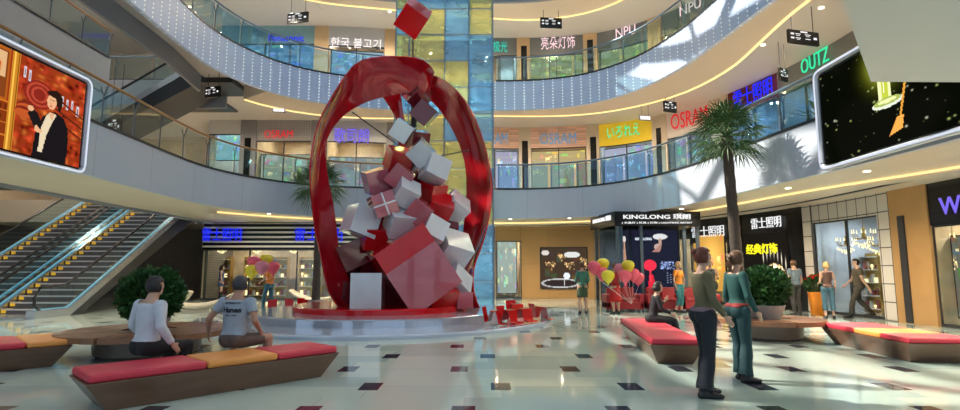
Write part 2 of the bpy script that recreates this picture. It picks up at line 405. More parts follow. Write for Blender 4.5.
def sub(pts, s0, s1):
    U = arc(pts); out = []
    def at(s):
        for i in range(len(U) - 1):
            if U[i] <= s <= U[i + 1]:
                t = (s - U[i]) / max(1e-9, U[i + 1] - U[i]); return tuple(pts[i][j] * (1 - t) + pts[i + 1][j] * t for j in (0, 1))
        return pts[-1]
    out.append(at(s0)); out += [pts[i] for i in range(len(U)) if s0 + .05 < U[i] < s1 - .05]; out.append(at(s1)); return out

# text as real extruded letters
def text_mesh(body, bold=.0, ext=.02):
    c = bpy.data.curves.new('lettering', 'FONT'); c.body = body; c.align_x = 'CENTER'; c.align_y = 'CENTER'; c.extrude = ext; c.offset = bold; c.resolution_u = 3
    o = bpy.data.objects.new('lettering', c); COL.objects.link(o); bpy.context.view_layer.update()
    me = bpy.data.meshes.new_from_object(o.evaluated_get(bpy.context.evaluated_depsgraph_get()))
    bpy.data.objects.remove(o); bpy.data.curves.remove(c); return me
def lettering(body, m, center, normal, width, height, parent, name='lettering', bold=.01, up=(0, 0, 1), tilt=0.0, slant=0.0):
    """letters facing NORMAL, stretched to width x height"""
    me = text_mesh(body, bold); co = np.empty(len(me.vertices) * 3); me.vertices.foreach_get('co', co); co = co.reshape(-1, 3)
    mn, mx = co.min(0), co.max(0); d = mx - mn; co -= (mn + mx) / 2
    co[:, 0] *= width / d[0]; co[:, 1] *= height / d[1]; co[:, 2] *= .03 / max(d[2], 1e-6)
    me.vertices.foreach_set('co', co.ravel()); me.materials.clear(); me.materials.append(m)
    n = Vector(normal).normalized(); u = Vector(up); u = (u - n * u.dot(n)).normalized(); r = u.cross(n)
    R = Matrix((r, u, n)).transposed().to_4x4() @ Matrix.Rotation(tilt, 4, 'Z')
    me.transform(Matrix.Translation(Vector(center) + n * .02) @ R)
    o = bpy.data.objects.new(name, me); COL.objects.link(o)
    if parent: o.parent = parent; o.matrix_parent_inverse = wm(parent).inverted()
    return o

# pictures shown on screens and posters
class Canvas:
    def __init__(s, nx, ny, bg=(0, 0, 0)):
        s.nx, s.ny = nx, ny; u = (np.arange(nx) + .5) / nx; v = (np.arange(ny) + .5) / ny
        s.U, s.V = np.meshgrid(u, v); s.C = np.zeros((ny, nx, 3)); s.C[:] = bg
    def put(s, m, c, a=1.0):
        m = (m.astype(float) * a)[..., None]; s.C = s.C * (1 - m) + np.array(c) * m
    def rect(s, x0, y0, x1, y1, c, a=1.0): s.put((s.U > x0) & (s.U < x1) & (s.V > y0) & (s.V < y1), c, a)
    def ell(s, x, y, rx, ry, c, a=1.0): s.put(((s.U - x) / rx) ** 2 + ((s.V - y) / ry) ** 2 < 1, c, a)
    def glow(s, x, y, rx, ry, c, a=1.0):
        m = np.exp(-(((s.U - x) / rx) ** 2 + ((s.V - y) / ry) ** 2)) * a; s.C = s.C + m[..., None] * np.array(c)
    def poly(s, P, c, a=1.0):
        m = np.zeros(s.U.shape, bool); n = len(P)
        for i in range(n):
            (x0, y0), (x1, y1) = P[i], P[(i + 1) % n]
            if y0 == y1: continue
            k = ((y0 > s.V) != (y1 > s.V)) & (s.U < (x1 - x0) * (s.V - y0) / (y1 - y0) + x0); m ^= k
        s.put(m, c, a)
    def build(s, name, m, origin, du, dv, parent, back=None):
        nx, ny = s.nx, s.ny; o = Vector(origin); du = Vector(du); dv = Vector(dv)
        vs = [o + du * (i / nx) + dv * (j / ny) for j in range(ny + 1) for i in range(nx + 1)]
        fs = [(j * (nx + 1) + i, j * (nx + 1) + i + 1, (j + 1) * (nx + 1) + i + 1, (j + 1) * (nx + 1) + i) for j in range(ny) for i in range(nx)]
        mb = MB(); mb.add(vs, fs); ob = mb.build(name, m, parent)
        ca = ob.data.color_attributes.new('Col', 'FLOAT_COLOR', 'CORNER')
        C = np.clip(s.C, 0, 4).reshape(-1, 3); C = np.repeat(C, 4, axis=0); C = np.hstack([C, np.ones((len(C), 1))])
        ca.data.foreach_set('color', C.astype(np.float32).ravel()); return ob

# ------------------------------------------------------------------ plan of the atrium
Epts = [(8, 6.2), (8, 9), (7.9, 11), (7.7, 12.5), (7.5, 14), (7.25, 16), (6.95, 17.8), (6.1, 20.1), (4.5, 21.9), (2.5, 22.65), (0, 22.8), (-2.5, 22.8), (-4.5, 22.5), (-6.5, 21.8), (-7.9, 20.7), (-8.8, 19.2), (-9.25, 17.5), (-9.25, 15.5), (-9.1, 13), (-8.95, 10), (-8.85, 7), (-8.85, 3)]
Wpts = [(11.8, 6.2), (11.8, 10), (11.85, 14), (11.75, 18), (11.1, 21.2), (9.8, 24.4), (7, 27.1), (3.5, 28), (0, 28), (-3, 27.4), (-6, 26.8), (-9, 26.6), (-13.6, 26.6)]
E = catmull(Epts, .5); W = catmull(Wpts, .5)
UE, UW = arc(E), arc(W)
LV = [(0.0, 3.7), (4.75, 8.95), (9.5, 13.95)]      # floor and ceiling heights
SH = 2.8                                             # shop depth
def Ws(px, z):
    """arc length on the shop-front curve seen at picture column px, at height z"""
    pr = [project(p[0], p[1], z) for p in W]
    for i in range(len(W) - 1):
        a, b = pr[i], pr[i + 1]
        if a and b and (a[0] - px) * (b[0] - px) <= 0 and a[0] != b[0]:
            t = (px - a[0]) / (b[0] - a[0]); return UW[i] + t * (UW[i + 1] - UW[i])
    return 0.0 if px > 700 else UW[-1]
def Wat(s):
    s = min(max(s, 0), UW[-1] - 1e-4)
    for i in range(len(W) - 1):
        if UW[i] <= s <= UW[i + 1]:
            t = (s - UW[i]) / (UW[i + 1] - UW[i]); p = [W[i][j] * (1 - t) + W[i + 1][j] * t for j in (0, 1)]
            dx, dy = W[i + 1][0] - W[i][0], W[i + 1][1] - W[i][1]; l = math.hypot(dx, dy)
            return Vector((p[0], p[1], 0)), Vector((dy / l, -dx / l, 0))

# ------------------------------------------------------------------ floor
fm = MB(); fm.box((-5, 13, -.15), (42, 42, .3)); struct(fm, 'floor', MT['floor'])

Wo = offset(W, SH + .1)[::-1]
fr0 = MB(); fr0.prism(list(W) + Wo, .0, .03); struct(fr0, 'floor_shops', MT['shopfloor'])
# level 2 slab
poly2 = [(p[0], p[1]) for p in E] + [(-12.0, 3), (-12.4, 12), (-12.6, 19), (-12.6, 25.4), (-24, 25.4), (-24, 30), (-13.6, 30)] + Wo
poly3a = [(p[0], p[1]) for p in E] + [(-10.0, 3), (-10.2, 13), (-10.4, 17.5), (-10.8, 20.2), (-10.8, 22.4), (-13.2, 22.6), (-24, 22.6), (-24, 30), (-13.6, 30)] + Wo
poly3b = [(-24, 3), (-14.35, 3), (-14.35, 15), (-14.5, 20.2), (-24, 20.2)]
polyR = [(p[0], p[1]) for p in E if p[1] > 19 or p[0] > 0] + [(-9.6, 22.6), (-11.7, 22.6), (-11.7, 3), (-24, 3), (-24, 30), (-13.6, 30)] + Wo  # left opening, out of view, cut so the sun reaches the right-hand floor
def slab(name, poly, z0, z1):
    m = MB(); m.prism(poly, z0, z1); return struct(m, name, MT['soffit'] if z0 < 5 else MT['soffit_up'])
slab('ceiling_ground_storey', poly2, 3.7, 4.75)
slab('ceiling_second_storey', poly3a, 8.95, 9.5)
def wavy(pts, base, amp, freq, ph):
    U = arc(pts); nr = normals2(pts)
    return [(p[0] + q[0] * (base + amp * math.sin(u * freq + ph)), p[1] + q[1] * (base + amp * math.sin(u * freq + ph))) for p, q, u in zip(pts, nr, U)]
for nm, z0_, z1_, ed, bs, am, fq, ph in (('second_storey', 8.32, 8.96, [p for p in E if p[0] > -7.9 or p[1] > 20], 1.35, .5, .42, 2.2), ('top', 13.22, 13.96, [p for p in E if p[1] > 20.5 or p[0] > 0], 1.3, .5, .42, .4)):
    f = MB(); f.prism(list(ed) + wavy(ed, bs, am, fq, ph)[::-1], z0_, z1_); struct(f, 'ceiling_%s_edge' % nm, MT['soffit'])
    f = MB(); f.strip(wavy(ed, bs - .12, am, fq, ph), z0_ - .035, z0_ + .01, 0, .07); struct(f, 'trim_cove_%s_light' % nm, MT['cove'])
slab('ceiling_second_storey_side', poly3b, 8.45, 9.5)
slab('ceiling_top', polyR, 13.95, 14.4)
# the fascias
def fascia(name, z0, z1, m, pts=E, flare=0.0):
    f = MB(); f.strip(pts, z0, z1, -.14, -.01, flare=flare); return struct(f, name, m)
fascia('trim_fascia_second_floor', 3.6, 4.82, MT['fascia2'])
fascia('trim_fascia_third_floor', 8.3, 9.57, MT['fascia3'])
fascia('trim_fascia_roof', 13.2, 14.6, MT['fascia_grey'], [p for p in E if p[1] > 20 or p[0] > 0])
f = MB(); f.strip([(-14.5, 20.2), (-14.35, 15), (-14.35, 3)], 8.2, 9.6, -.12, -.01); struct(f, 'trim_gallery_fascia', MT['fascia_grey'])
f = MB(); f.strip([(-12.6, 25.4), (-12.6, 19), (-12.4, 12), (-12.0, 3)], 3.6, 4.8, -.01, .1); struct(f, 'trim_walkway_edge', MT['fascia_grey'])
f = MB(); f.strip([(-24, 22.6), (-13.2, 22.6), (-10.8, 22.4)][::-1], 8.3, 9.6, -.12, -.01); struct(f, 'trim_landing_edge', MT['fascia_grey'])
f = MB(); f.strip([(-10.8, 20.2), (-10.4, 17.5), (-10.2, 13), (-10.0, 3)], 8.3, 9.6, .01, .1); struct(f, 'trim_bridge_edge', MT['fascia_grey'])
# near slab over the viewer's right
f = MB(); f.prism([(2.9, 4.1), (4.5, 6.0), (12, 6.1), (12, -3), (1.2, -3), (1.2, 1.9)], 3.6, 4.75); struct(f, 'ceiling_near_walkway', MT['soffit_up'])
# outer walls
w1 = MB(); w1.box((-24.1, 16.5, 2.4), (.2, 27, 4.8)); w1.box((-24.1, 16.5, 9.5), (.2, 27, 9.4), mi=1); struct(w1, 'wall_left', [MT['perf'], MT['beige']])
for k in range(6):
    y = 9 + k * 3.0; r = sroot('window_gallery_%d' % (k + 1), (-23.9, y, 10)); a = MB(); a.box((-23.93, y, 11.3), (.04, 2.0, 2.9)); a.build('window_pane', MT['daywin'], r); a = MB()
    for dy in (-1.03, 0, 1.03): a.box((-23.9, y + dy, 11.3), (.08, .07, 3.0))
    for dz in (-1.5, 1.5): a.box((-23.9, y, 11.3 + dz), (.08, 2.1, .07))
    a.build('window_frame', MT['dark'], r)
for y in (8, 14, 20): 
    w2_ = MB(); w2_.box((-23.7, y - .5, 9.5), (.5, .7, 9.3)); struct(w2_, 'column_left_%d' % y, MT['tan'])
w1 = MB(); w1.box((-18.8, 30.1, 2.4), (10.6, .2, 4.8)); w1.box((-13.5, 28.4, 2.4), (.2, 3.4, 4.8)); w1.box((-18.8, 30.1, 9.5), (10.6, .2, 9.4), mi=1); w1.box((-13.5, 28.4, 9.5), (.2, 3.4, 9.4), mi=1); struct(w1, 'wall_behind_escalators', [MT['perf'], MT['beige']])
w1 = MB(); w1.strip(offset(W, SH), 0, 14.0, 0, .12); struct(w1, 'wall_shops_back', MT['shopwall'])

# stepped ceiling panels with led line, following a wave
def wavy(pts, base, amp, freq, ph):
    U = arc(pts); nr = normals2(pts)
    return [(p[0] + q[0] * (base + amp * math.sin(u * freq + ph)), p[1] + q[1] * (base + amp * math.sin(u * freq + ph))) for p, q, u in zip(pts, nr, U)]
def cut(pts, y0, xmin=-99):
    return [p for p in pts if p[1] > y0 and p[0] > xmin]
for nm, z, bs, am, fq, ph in (('trim_cove_ground', 3.7, 2.3, .55, .34, 1.0),):
    wv = wavy([p for p in E if p[0] > -8.6 or p[1] > 19.5], bs, am, fq, ph)
    a = MB(); a.strip(wv, z - .10, z + .01, 0, .55); struct(a, nm, MT['soffit'])
    a = MB(); a.strip(wv, z - .06, z - .015, -.05, -.005); struct(a, nm + '_light', MT['cove'])
    dk = MB(); dk.strip([p for p in offset(W, -1.1)], z - .03, z + .005, 0, .12); struct(dk, nm + '_slot', MT['dark'])
# dark triangular recess beside the escalator
f = MB(); f.prism([PZ(172, 112, 8.9)[:2], PZ(205, 88, 8.9)[:2], PZ(238, 112, 8.9)[:2]], 8.88, 8.96); struct(f, 'trim_dark_triangle', MT['dark'])

# downlights: a small recessed disc each, with its own lamp
def spot(loc, e, size=150, col=(1, .86, .68), r=.05):  # serves the downlights, shop lamps and added fill lamps alike
    l = bpy.data.lights.new('ceiling_or_fill_lamp', 'SPOT'); l.energy = e; l.spot_size = math.radians(size); l.spot_blend = .7; l.shadow_soft_size = r; l.color = col
    o = bpy.data.objects.new('ceiling_or_fill_lamp', l); COL.objects.link(o); o.location = loc; return o
dproto = None
ORD = 'first second third fourth fifth sixth seventh eighth ninth tenth eleventh twelfth thirteenth fourteenth fifteenth sixteenth seventeenth eighteenth'.split()
for li, (z0, z1) in enumerate(LV):
    mid = offset(E, 1.1 if li == 0 else 2.4); U = arc(mid); s = .8; k = 0
    where = ('lowest', 'middle', 'top')[li]
    while s < U[-1] - 9:
        p = sub(mid, s, s + .2)[0]
        if p[0] > -9.4 or p[1] > 19.5:
            loc = (p[0], p[1], z1 - .012)
            if dproto is None:
                b = MB(); b.lathe([(.075, 0), (.075, .012)], (0, 0, -.006), 14); dproto = b.build('downlight', MT['downlight'])
                o = dproto
            else: o = copy_tree(dproto)
            o.location = loc
            tag(o, 'small round glowing downlight in the %s gallery ceiling, %s counted from the right' % (where, ORD[k]), 'downlight', 'downlights of the %s gallery ceiling' % where); k += 1
            spot((p[0], p[1], z1 - .1), SPOT_W)
        s += 2.6
    UWl = UW[-1]; s = 1.2
    while s < UWl - 1:
        q_ = sub(offset(W, -2.3), s, s + .2)[0]; spot((q_[0], q_[1], z1 - .1), SPOT_W * .6, 165, (1, .80, .56)); s += 3.0  # extra row without discs, added to brighten the shop walls

# ------------------------------------------------------------------ shop fronts
for q in ((-15, 24.5, 8.3), (-20, 24.5, 8.3), (-16.5, 21, 12.9), (-12, 24.5, 12.9), (-17, 27.5, 8.3), (-20, 28, 3.9), (-15.5, 28.3, 3.9), (-11.2, 8, 8.3), (-18, 14, 8.3), (-11, 14, 3.5), (-11, 9, 3.5), (-18, 10, 12.9), (-20, 18, 13.5), (-21, 12, 13.5), (-11, 17.5, 3.5)): spot(q, SPOT_W * 1.3)  # fill lamps without fittings, added to brighten the escalators and left side
counters = {'window': 0, 'trim': 0, 'column': 0}
def facade(level, px0, px1, header=None, hh=.95, glassm='glass', pier=False, solid=None, mull=1.3, back='shopwall', light=True, zref=None, name=None):
    z0, z1 = LV[level]; zz = (z0 + z1) / 2 if zref is None else zref
    s0, s1 = sorted((Ws(px0, zz), Ws(px1, zz))); pts = sub(W, s0, s1)
    if pier or solid:
        counters['column'] += 1; a = MB(); a.strip(pts, z0, z1, -.12 if pier else -.02, SH if pier else .15)
        return struct(a, 'column_%d' % counters['column'] if pier else 'wall_panel_%d' % counters['column'], MT[solid or 'tan'])
    if header:
        counters['trim'] += 1; a = MB(); a.strip(pts, z1 - hh, z1, -.08, .12); struct(a, 'trim_header_%d' % counters['trim'], MT[header])
    counters['window'] += 1
    mid, nn = Wat((s0 + s1) / 2)
    r = sroot('window_%d' % counters['window'], (mid.x, mid.y, z0))
    zt = z1 - (hh if header else 0)
    a = MB(); a.strip(pts, z0 + .08, zt, 0, .015); a.build('window_glazing', MT[glassm], r)
    fr = MB(); n = max(1, round((s1 - s0) / mull))
    for i in range(n + 1):
        p, q = Wat(s0 + (s1 - s0) * i / n); ang = math.atan2(q.y, q.x)
        fr.box((p.x, p.y, (z0 + zt) / 2), (.07, .05, zt - z0), Matrix.Rotation(ang, 3, 'Z'))
    fr.strip(pts, z0, z0 + .09, -.03, .05); fr.strip(pts, zt - .05, zt, -.03, .05)
    fr.build('window_frame', MT['dark'], r)
    for s in (s0, s1):
        p, q = Wat(s); a = MB(); a.box((p.x + q.x * SH / 2, p.y + q.y * SH / 2, (z0 + z1) / 2), (SH, .1, z1 - z0), Matrix.Rotation(math.atan2(q.y, q.x), 3, 'Z')); a.build('window_partition', MT[back], r)
    if back != 'shopwall':
        a = MB(); a.strip(pts, z0, z1, SH - .08, SH - .02); a.build('window_backing', MT[back], r)
    if light:
        m = max(1, round((s1 - s0) / 3))
        for i in range(m):
            p, q = Wat(s0 + (s1 - s0) * (i + .5) / m); p = p + q * 1.2
            spot((p.x, p.y, z1 - .15), SHOP_W, 165, (1, .82, .6) if back != 'shopcool' else (.9, .92, 1), .08)
    return s0, s1
def shop_sign(level, pxa, pxb, pya, pyb, body, m, label, off=-.17, bold=-.004, tube_=False):
    """letters mounted flat on the header seen between the picture columns given"""
    z0, z1 = LV[level]
    pts = [project(p[0], p[1], z1 - .5) for p in W]
    zz = z1 - .5; sa, sb = sorted((Ws(pxa, zz), Ws(pxb, zz))); p, n = Wat((sa + sb) / 2); p = p + n * off
    d = math.hypot(p.x, p.y); dep = p.y * math.cos(PITCH) + (zz - CAMZ) * math.sin(PITCH)
    py = (pya + pyb) / 2; r = ray((pxa + pxb) / 2, py); z = CAMZ + r.z * (p.y / r.y); hgt = abs(pyb - pya) * dep / F
    z = min(z, z1 - hgt / 2 - .03)
    t = thing('shop_sign', label, 'shop sign', (p.x, p.y, z))
    o = lettering(body, m, (0, 0, 0), (0, 0, 1), (sb - sa), hgt, None, bold=bold, up=(0, 1, 0))
    for v in o.data.vertices:
        q, nq = Wat((sa + sb) / 2 - v.co.x); q = q - nq * (.09 + v.co.z - .0 + (-off - .1)); v.co = (q.x, q.y, z + v.co.y)
    o.data.update(); o.parent = t; o.matrix_parent_inverse = wm(t).inverted()
    return t

# ground storey
facade(0, 165, 345, 'black', 1.25, mull=2.0)
facade(0, 345, 395, 'black', 1.25)
facade(0, 395, 494, None, back='shopcool')
s = Ws(600, 1.8); s2 = Ws(520, 1.8)
facade(0, 521, 600, solid='wood'); facade(0, 496, 521, 'wood', .75, back='shopwall')
facade(0, 600, 640, solid='black')
facade(0, 640, 692, 'black', .8, mull=.8)
facade(0, 692, 730, 'black', 1.05, mull=.9); facade(0, 730, 745, pier=True, solid='black')
facade(0, 745, 793, 'black', 1.25, mull=1.3); facade(0, 793, 808, pier=True, solid='black')
facade(0, 808, 817, pier=True, solid='tile'); facade(0, 817, 884, 'tile', .62, back='shopcool', mull=1.5); facade(0, 884, 897, pier=True, solid='tile')
facade(0, 897, 936, pier=True, solid='pierwood')
facade(0, 936, 1020, 'black', 1.1)
# second storey
facade(1, 97, 240, 'soffit_up', .7, back='shopcool', zref=6.6)
facade(1, 240, 256, pier=True, solid='greypier'); facade(1, 256, 311, 'greytile', 1.05)
facade(1, 311, 326, pier=True, solid='greypier'); facade(1, 326, 386, 'whitegrey', 1.05); facade(1, 386, 400, pier=True, solid='greypier')
facade(1, 400, 470, 'whitegrey', 1.0); facade(1, 470, 519, 'peach', 1.1, back='shopcool')
facade(1, 519, 531, pier=True, solid='beige'); facade(1, 531, 587, 'peach', 1.1); facade(1, 587, 600, pier=True, solid='beige')
facade(1, 600, 654, 'yellowsign', 1.15, back='shopcool'); facade(1, 654, 669, pier=True, solid='beige')
facade(1, 669, 712, 'white', 1.25, back='shopcool'); facade(1, 712, 732, pier=True, solid='beige')
facade(1, 732, 782, 'maroon', .95, glassm='glassblue', back='shopcool'); facade(1, 782, 835, 'slate', .9, glassm='glassblue', back='shopcool'); facade(1, 835, 960, 'slate', 1.0)
# third storey
facade(2, 97, 200, 'teal', .9, zref=11); facade(2, 200, 314, 'teal', .95, glassm='glassblue', zref=11); facade(2, 314, 328, pier=True, solid='tan')
facade(2, 328, 384, 'whitegrey', 1.0); facade(2, 384, 400, pier=True, solid='tan'); facade(2, 400, 500, 'slate', 1.0)
facade(2, 500, 517, 'slate', .95, back='shopcool'); facade(2, 517, 530, pier=True, solid='tan'); facade(2, 530, 584, 'slate', 1.0, glassm='glassgreen')
facade(2, 584, 598, pier=True, solid='tan'); facade(2, 598, 650, 'slate', 1.0, glassm='glassgreen'); facade(2, 650, 663, pier=True, solid='tan')
facade(2, 663, 722, 'slate', 1.1); facade(2, 722, 900, 'slate', 1.1)

# white stripes over the black header, left ground shop
sa, sb = sorted((Ws(160, 2.5), Ws(395, 2.5)))
for i, z in enumerate((2.55, 2.78, 3.01, 3.24, 3.47)):
    a = MB(); a.strip(sub(W, sa, sb), z, z + .09, -.13, -.07); struct(a, 'trim_header_stripe_%d' % (i + 1), MT['white'])
sa, sb = sorted((Ws(160, 1.5), Ws(188, 1.5))); a = MB(); a.strip(sub(W, sa, sb), 0, 2.5, -.2, .2); struct(a, 'column_striped', MT['black'])
a = MB()
for k in range(11): a.strip(sub(W, sa, sb), .12 + k * .22, .22 + k * .22, -.23, -.18)
struct(a, 'trim_column_stripes', MT['white'])

shop_sign(0, 197, 243, 228, 241, '雷士照明', MT['blueneon'], 'blue neon characters on the striped header at the escalator end')
shop_sign(0, 296, 343, 228, 241, '雷士照明', MT['blueneon'], 'blue neon characters on the striped header nearest the sculpture')
shop_sign(1, 266, 294, 130, 138, 'OSRAM', MT['redlet'], 'red capital letters on the grey tiled header')
shop_sign(1, 335, 369, 128, 143, '歌司朗', MT['purpneon'], 'violet lettering on the pale header left of the glass tower')
shop_sign(2, 270, 305, 35, 41, 'Panasonic', MT['blueneon'], 'small blue lettering on the teal header of the top gallery')
shop_sign(2, 332, 381, 38, 48, '한국 불고기', MT['whiteneon'], 'white Korean lettering on the pale header of the top gallery')
shop_sign(1, 477, 507, 133, 144, 'OSRAM', MT['bluelet'], 'blue capital letters on the peach header half hidden by the glass tower')
shop_sign(1, 540, 576, 133, 144, 'OSRAM', MT['bluelet'], 'blue capital letters on the peach header right of the glass tower')
shop_sign(1, 608, 641, 125, 137, 'いろれえ', MT['greenneon'], 'green glowing Japanese letters on the mustard yellow header')
shop_sign(1, 673, 710, 110, 126, 'OSRAM', MT['redlet'], 'large red capital letters on the white header by the palm')
shop_sign(1, 737, 776, 84, 104, '雷士照明', MT['blueneon'], 'blue neon characters on the maroon header above the palm')
shop_sign(1, 806, 834, 53, 68, 'OUTZ', MT['greenneon'], 'green glowing letters beside the large dark screen')
shop_sign(2, 493, 507, 41, 52, '极光', MT['tealneon'], 'two teal glowing characters in the top gallery')
shop_sign(2, 541, 575, 36, 49, '亮朵灯饰', MT['pinkneon'], 'four rose white characters on a slate header of the top gallery')
shop_sign(2, 617, 637, 24, 34, 'NPU', MT['pinkneon'], 'rose white three letter sign farther along the top gallery')
shop_sign(2, 682, 704, 2, 12, 'NPU', MT['pinkneon'], 'rose white three letter sign cut by the top gallery rail')
shop_sign(0, 694, 727, 226, 237, '雷士照明', MT['whitelet'], 'white characters over the golden shop window')
shop_sign(0, 755, 785, 217, 228, '雷士照明', MT['whitelet'], 'white characters on the black header above the bush')
shop_sign(0, 946, 985, 195, 213, 'WO', MT['purpneon'], 'violet lettering on the black header at the far right edge')

# door slots on the piers
def slot(level, px, py0, py1, wpx, m='black'):
    z0, z1 = LV[level]; s = Ws(px, (z0 + z1) / 2); p, n = Wat(s); p = p - n * .135
    za = CAMZ + ray(px, py0).z * p.y / ray(px, py0).y; zb = CAMZ + ray(px, py1).z * p.y / ray(px, py1).y; zb = max(zb, z0 + .02); za = min(za, z1 - .02)
    counters['trim'] += 1; a = MB(); a.box((p.x, p.y, (za + zb) / 2), (.06, wpx * p.y / F, za - zb), Matrix.Rotation(math.atan2(n.y, n.x), 3, 'Z'))
    struct(a, 'trim_slot_%d' % counters['trim'], MT[m])
slot(1, 525, 141, 200, 6); slot(1, 594, 137, 200, 6); slot(1, 661, 128, 190, 5); slot(1, 248, 138, 190, 6); slot(1, 319, 140, 190, 5)
slot(2, 524, 46, 80, 6); slot(2, 591, 40, 80, 6); slot(0, 909, 216, 330, 8, 'dark')

# ------------------------------------------------------------------ glass balustrades on the gallery edges
def balustrade(label, pts, z, s0, s1, glassm, rail, n, post='post', group=None):
    U = arc(pts); q = sub(pts, s0, s1); t = thing('glass_balustrade', label, 'balustrade', (q[len(q) // 2][0], q[len(q) // 2][1], z), 0, group)
    L_ = s1 - s0
    for i in range(n):
        a = MB(); a.strip(sub(pts, s0 + L_ * i / n + .05, s0 + L_ * (i + 1) / n - .05), z + .07, z + 1.02, -.095, -.08); a.build('glass_panel', MT[glassm], t)
    for i in range(n + 1):
        seg = sub(pts, max(0, s0 + L_ * i / n - .1), s0 + L_ * i / n + .1); p = seg[0]; d = (seg[-1][0] - p[0], seg[-1][1] - p[1]); l = math.hypot(*d); nx, ny = d[1] / l, -d[0] / l
        b = MB(); P = lambda o, h: (p[0] + nx * o, p[1] + ny * o, z + h)
        b.cyl(P(-.03, 0), P(-.03, .78), .02, n=6); b.cyl(P(-.03, .76), P(-.13, 1.06), .016, n=6); b.cyl(P(-.03, .76), P(.04, 1.0), .014, n=6)
        b.build('post', MT[post], t)
    pth = [(p[0], p[1], z + 1.08) for p in offset(q, -.13)]
    b = MB(); b.tube(pth, .038, 8); b.build('handrail', MT[rail], t, smooth=True)
    b = MB(); b.strip(q, z + .0, z + .07, -.16, .02); b.build('shoe', MT['dark'], t)
    return t
def Es(px, z):
    pr = [project(p[0], p[1], z) for p in E]
    best = None
    for i in range(len(E) - 1):
        a, b = pr[i], pr[i + 1]
        if (a[0] - px) * (b[0] - px) <= 0 and a[0] != b[0]: return UE[i] + (px - a[0]) / (b[0] - a[0]) * (UE[i + 1] - UE[i])
sT0, sT1 = Es(494, 7), Es(392, 7)
balustrade('blue tinted glass balustrade of the middle gallery, right of the glass tower', E, 4.82, .3, sT0 - .1, 'glassblue', 'railsteel', 18)
balustrade('clear glass balustrade of the middle gallery, left of the glass tower', E, 4.82, sT1 + .1, UE[-1] - .3, 'glass', 'railwood', 17)
balustrade('green tinted glass balustrade of the top gallery, right of the glass tower', E, 9.57, .3, sT0 - .1, 'glassgreen', 'railsteel', 18)
balustrade('blue glass balustrade of the top gallery, left of the glass tower', E, 9.57, sT1 + .1, UE[-1] - .3, 'glassblue', 'railsteel', 17)
gp = catmull([(-14.5, 20.2), (-14.35, 15), (-14.35, 3)], 1.0)
balustrade('glass balustrade with brown wooden handrail above the large orange screen', gp, 9.6, .1, arc(gp)[-1] - .3, 'glass', 'railwood', 11)
gp = catmull([(-10.8, 22.5), (-13.2, 22.7), (-23, 22.7)], 1.0)
balustrade('glass balustrade behind the upper escalator landing', gp, 9.6, .1, arc(gp)[-1] - .3, 'glass', 'railsteel', 7)

# ------------------------------------------------------------------ glass tower
tx0, tx1, ty0, ty1 = -3.4, .52, 20.9, 22.6
t = thing('glass_tower', 'tall blue and yellow stained glass lift tower behind the sculpture', 'lift tower', ((tx0 + tx1) / 2, (ty0 + ty1) / 2, 0))
fr = MB()
cols = [tx0, tx0 + .55, tx0 + 1.98, tx0 + 2.95, tx1]
rows = [0, 1.0, 2.1, 3.2, 4.3, 5.4, 6.5, 7.6, 8.7, 9.8, 10.9, 12.0, 13.1, 14.2]
pat = ['ybyb', 'bybb', 'yybb', 'bypy', 'yyyb', 'byyy', 'yybb', 'bbyb', 'byyb', 'yybb', 'byby', 'ybby', 'bbyy']
for x in cols: fr.box((x, ty0, 7), (.05, .06, 14))
for x in (tx0, tx1): fr.box((x, ty1, 7), (.05, .06, 14))
for z in rows: fr.box(((tx0 + tx1) / 2, ty0, z + .02), (tx1 - tx0, .035, .03)); fr.box((tx0, (ty0 + ty1) / 2, z + .02), (.035, ty1 - ty0, .03)); fr.box((tx1, (ty0 + ty1) / 2, z + .02), (.035, ty1 - ty0, .03))
fr.build('tower_frame', MT['railsteel'], t)
mm = {'y': 'gyel', 'b': 'gblue', 'p': 'gpale'}
for j in range(13):
    for i in range(4):
        a = MB(); a.box(((cols[i] + cols[i + 1]) / 2, ty0, (rows[j] + rows[j + 1]) / 2), (cols[i + 1] - cols[i] - .05, .02, rows[j + 1] - rows[j] - .03)); a.build('glass_pane', MT[mm[pat[j][i]]], t)
for x in (tx0, tx1):
    for j in range(13):
        a = MB(); a.box((x, (ty0 + ty1) / 2, (rows[j] + rows[j + 1]) / 2), (.02, ty1 - ty0 - .06, rows[j + 1] - rows[j] - .03)); a.build('glass_pane', MT['gblue' if j % 2 else 'gpale'], t)
for ys in (0,):
    a = MB()
    for z in (2.5, 5.6, 8.3, 11.2): spot((-1.4, 21.8, z + 1.2), 160, 170, (1, .95, .85), .1); a.box(((tx0 + tx1) / 2, 21.9, z), (3.4, .1, .12))  # unseen lamps added inside to brighten the tower panes
    for x in (-2.6, -.4): a.box((x, 21.9, 7), (.1, .1, 14))
    a.build('lift_guide_rail', MT['steel'], t)

# ------------------------------------------------------------------ skylight trusses (they shade the sun)
r = MB()
for k in range(-7, 8):
    x = k * 3.1
    r.box((x, 12, 15.7), (.42, 34, .18))
for k in range(0, 9):
    y = 2 + k * 4.2
    r.box((-3, y, 15.7), (36, .20, .18))
for k in range(-5, 9):
    r.box((-4 + k * 2.6, 16, 15.3), (.14, 40, .10), Matrix.Rotation(math.radians(-24), 3, 'Z'))
    r.box((-2 + k * 3.0 - 4, 14, 15.5), (.34, 40, .12), Matrix.Rotation(math.radians(38), 3, 'Z'))
struct(r, 'roof_trusses', MT['fascia_grey'])
r = MB(); r.box((-25, 12, 16), (8, 40, .1)); struct(r, 'roof_sun_blocker', MT['fascia_grey'])  # unseen panel added to block sun on the left side

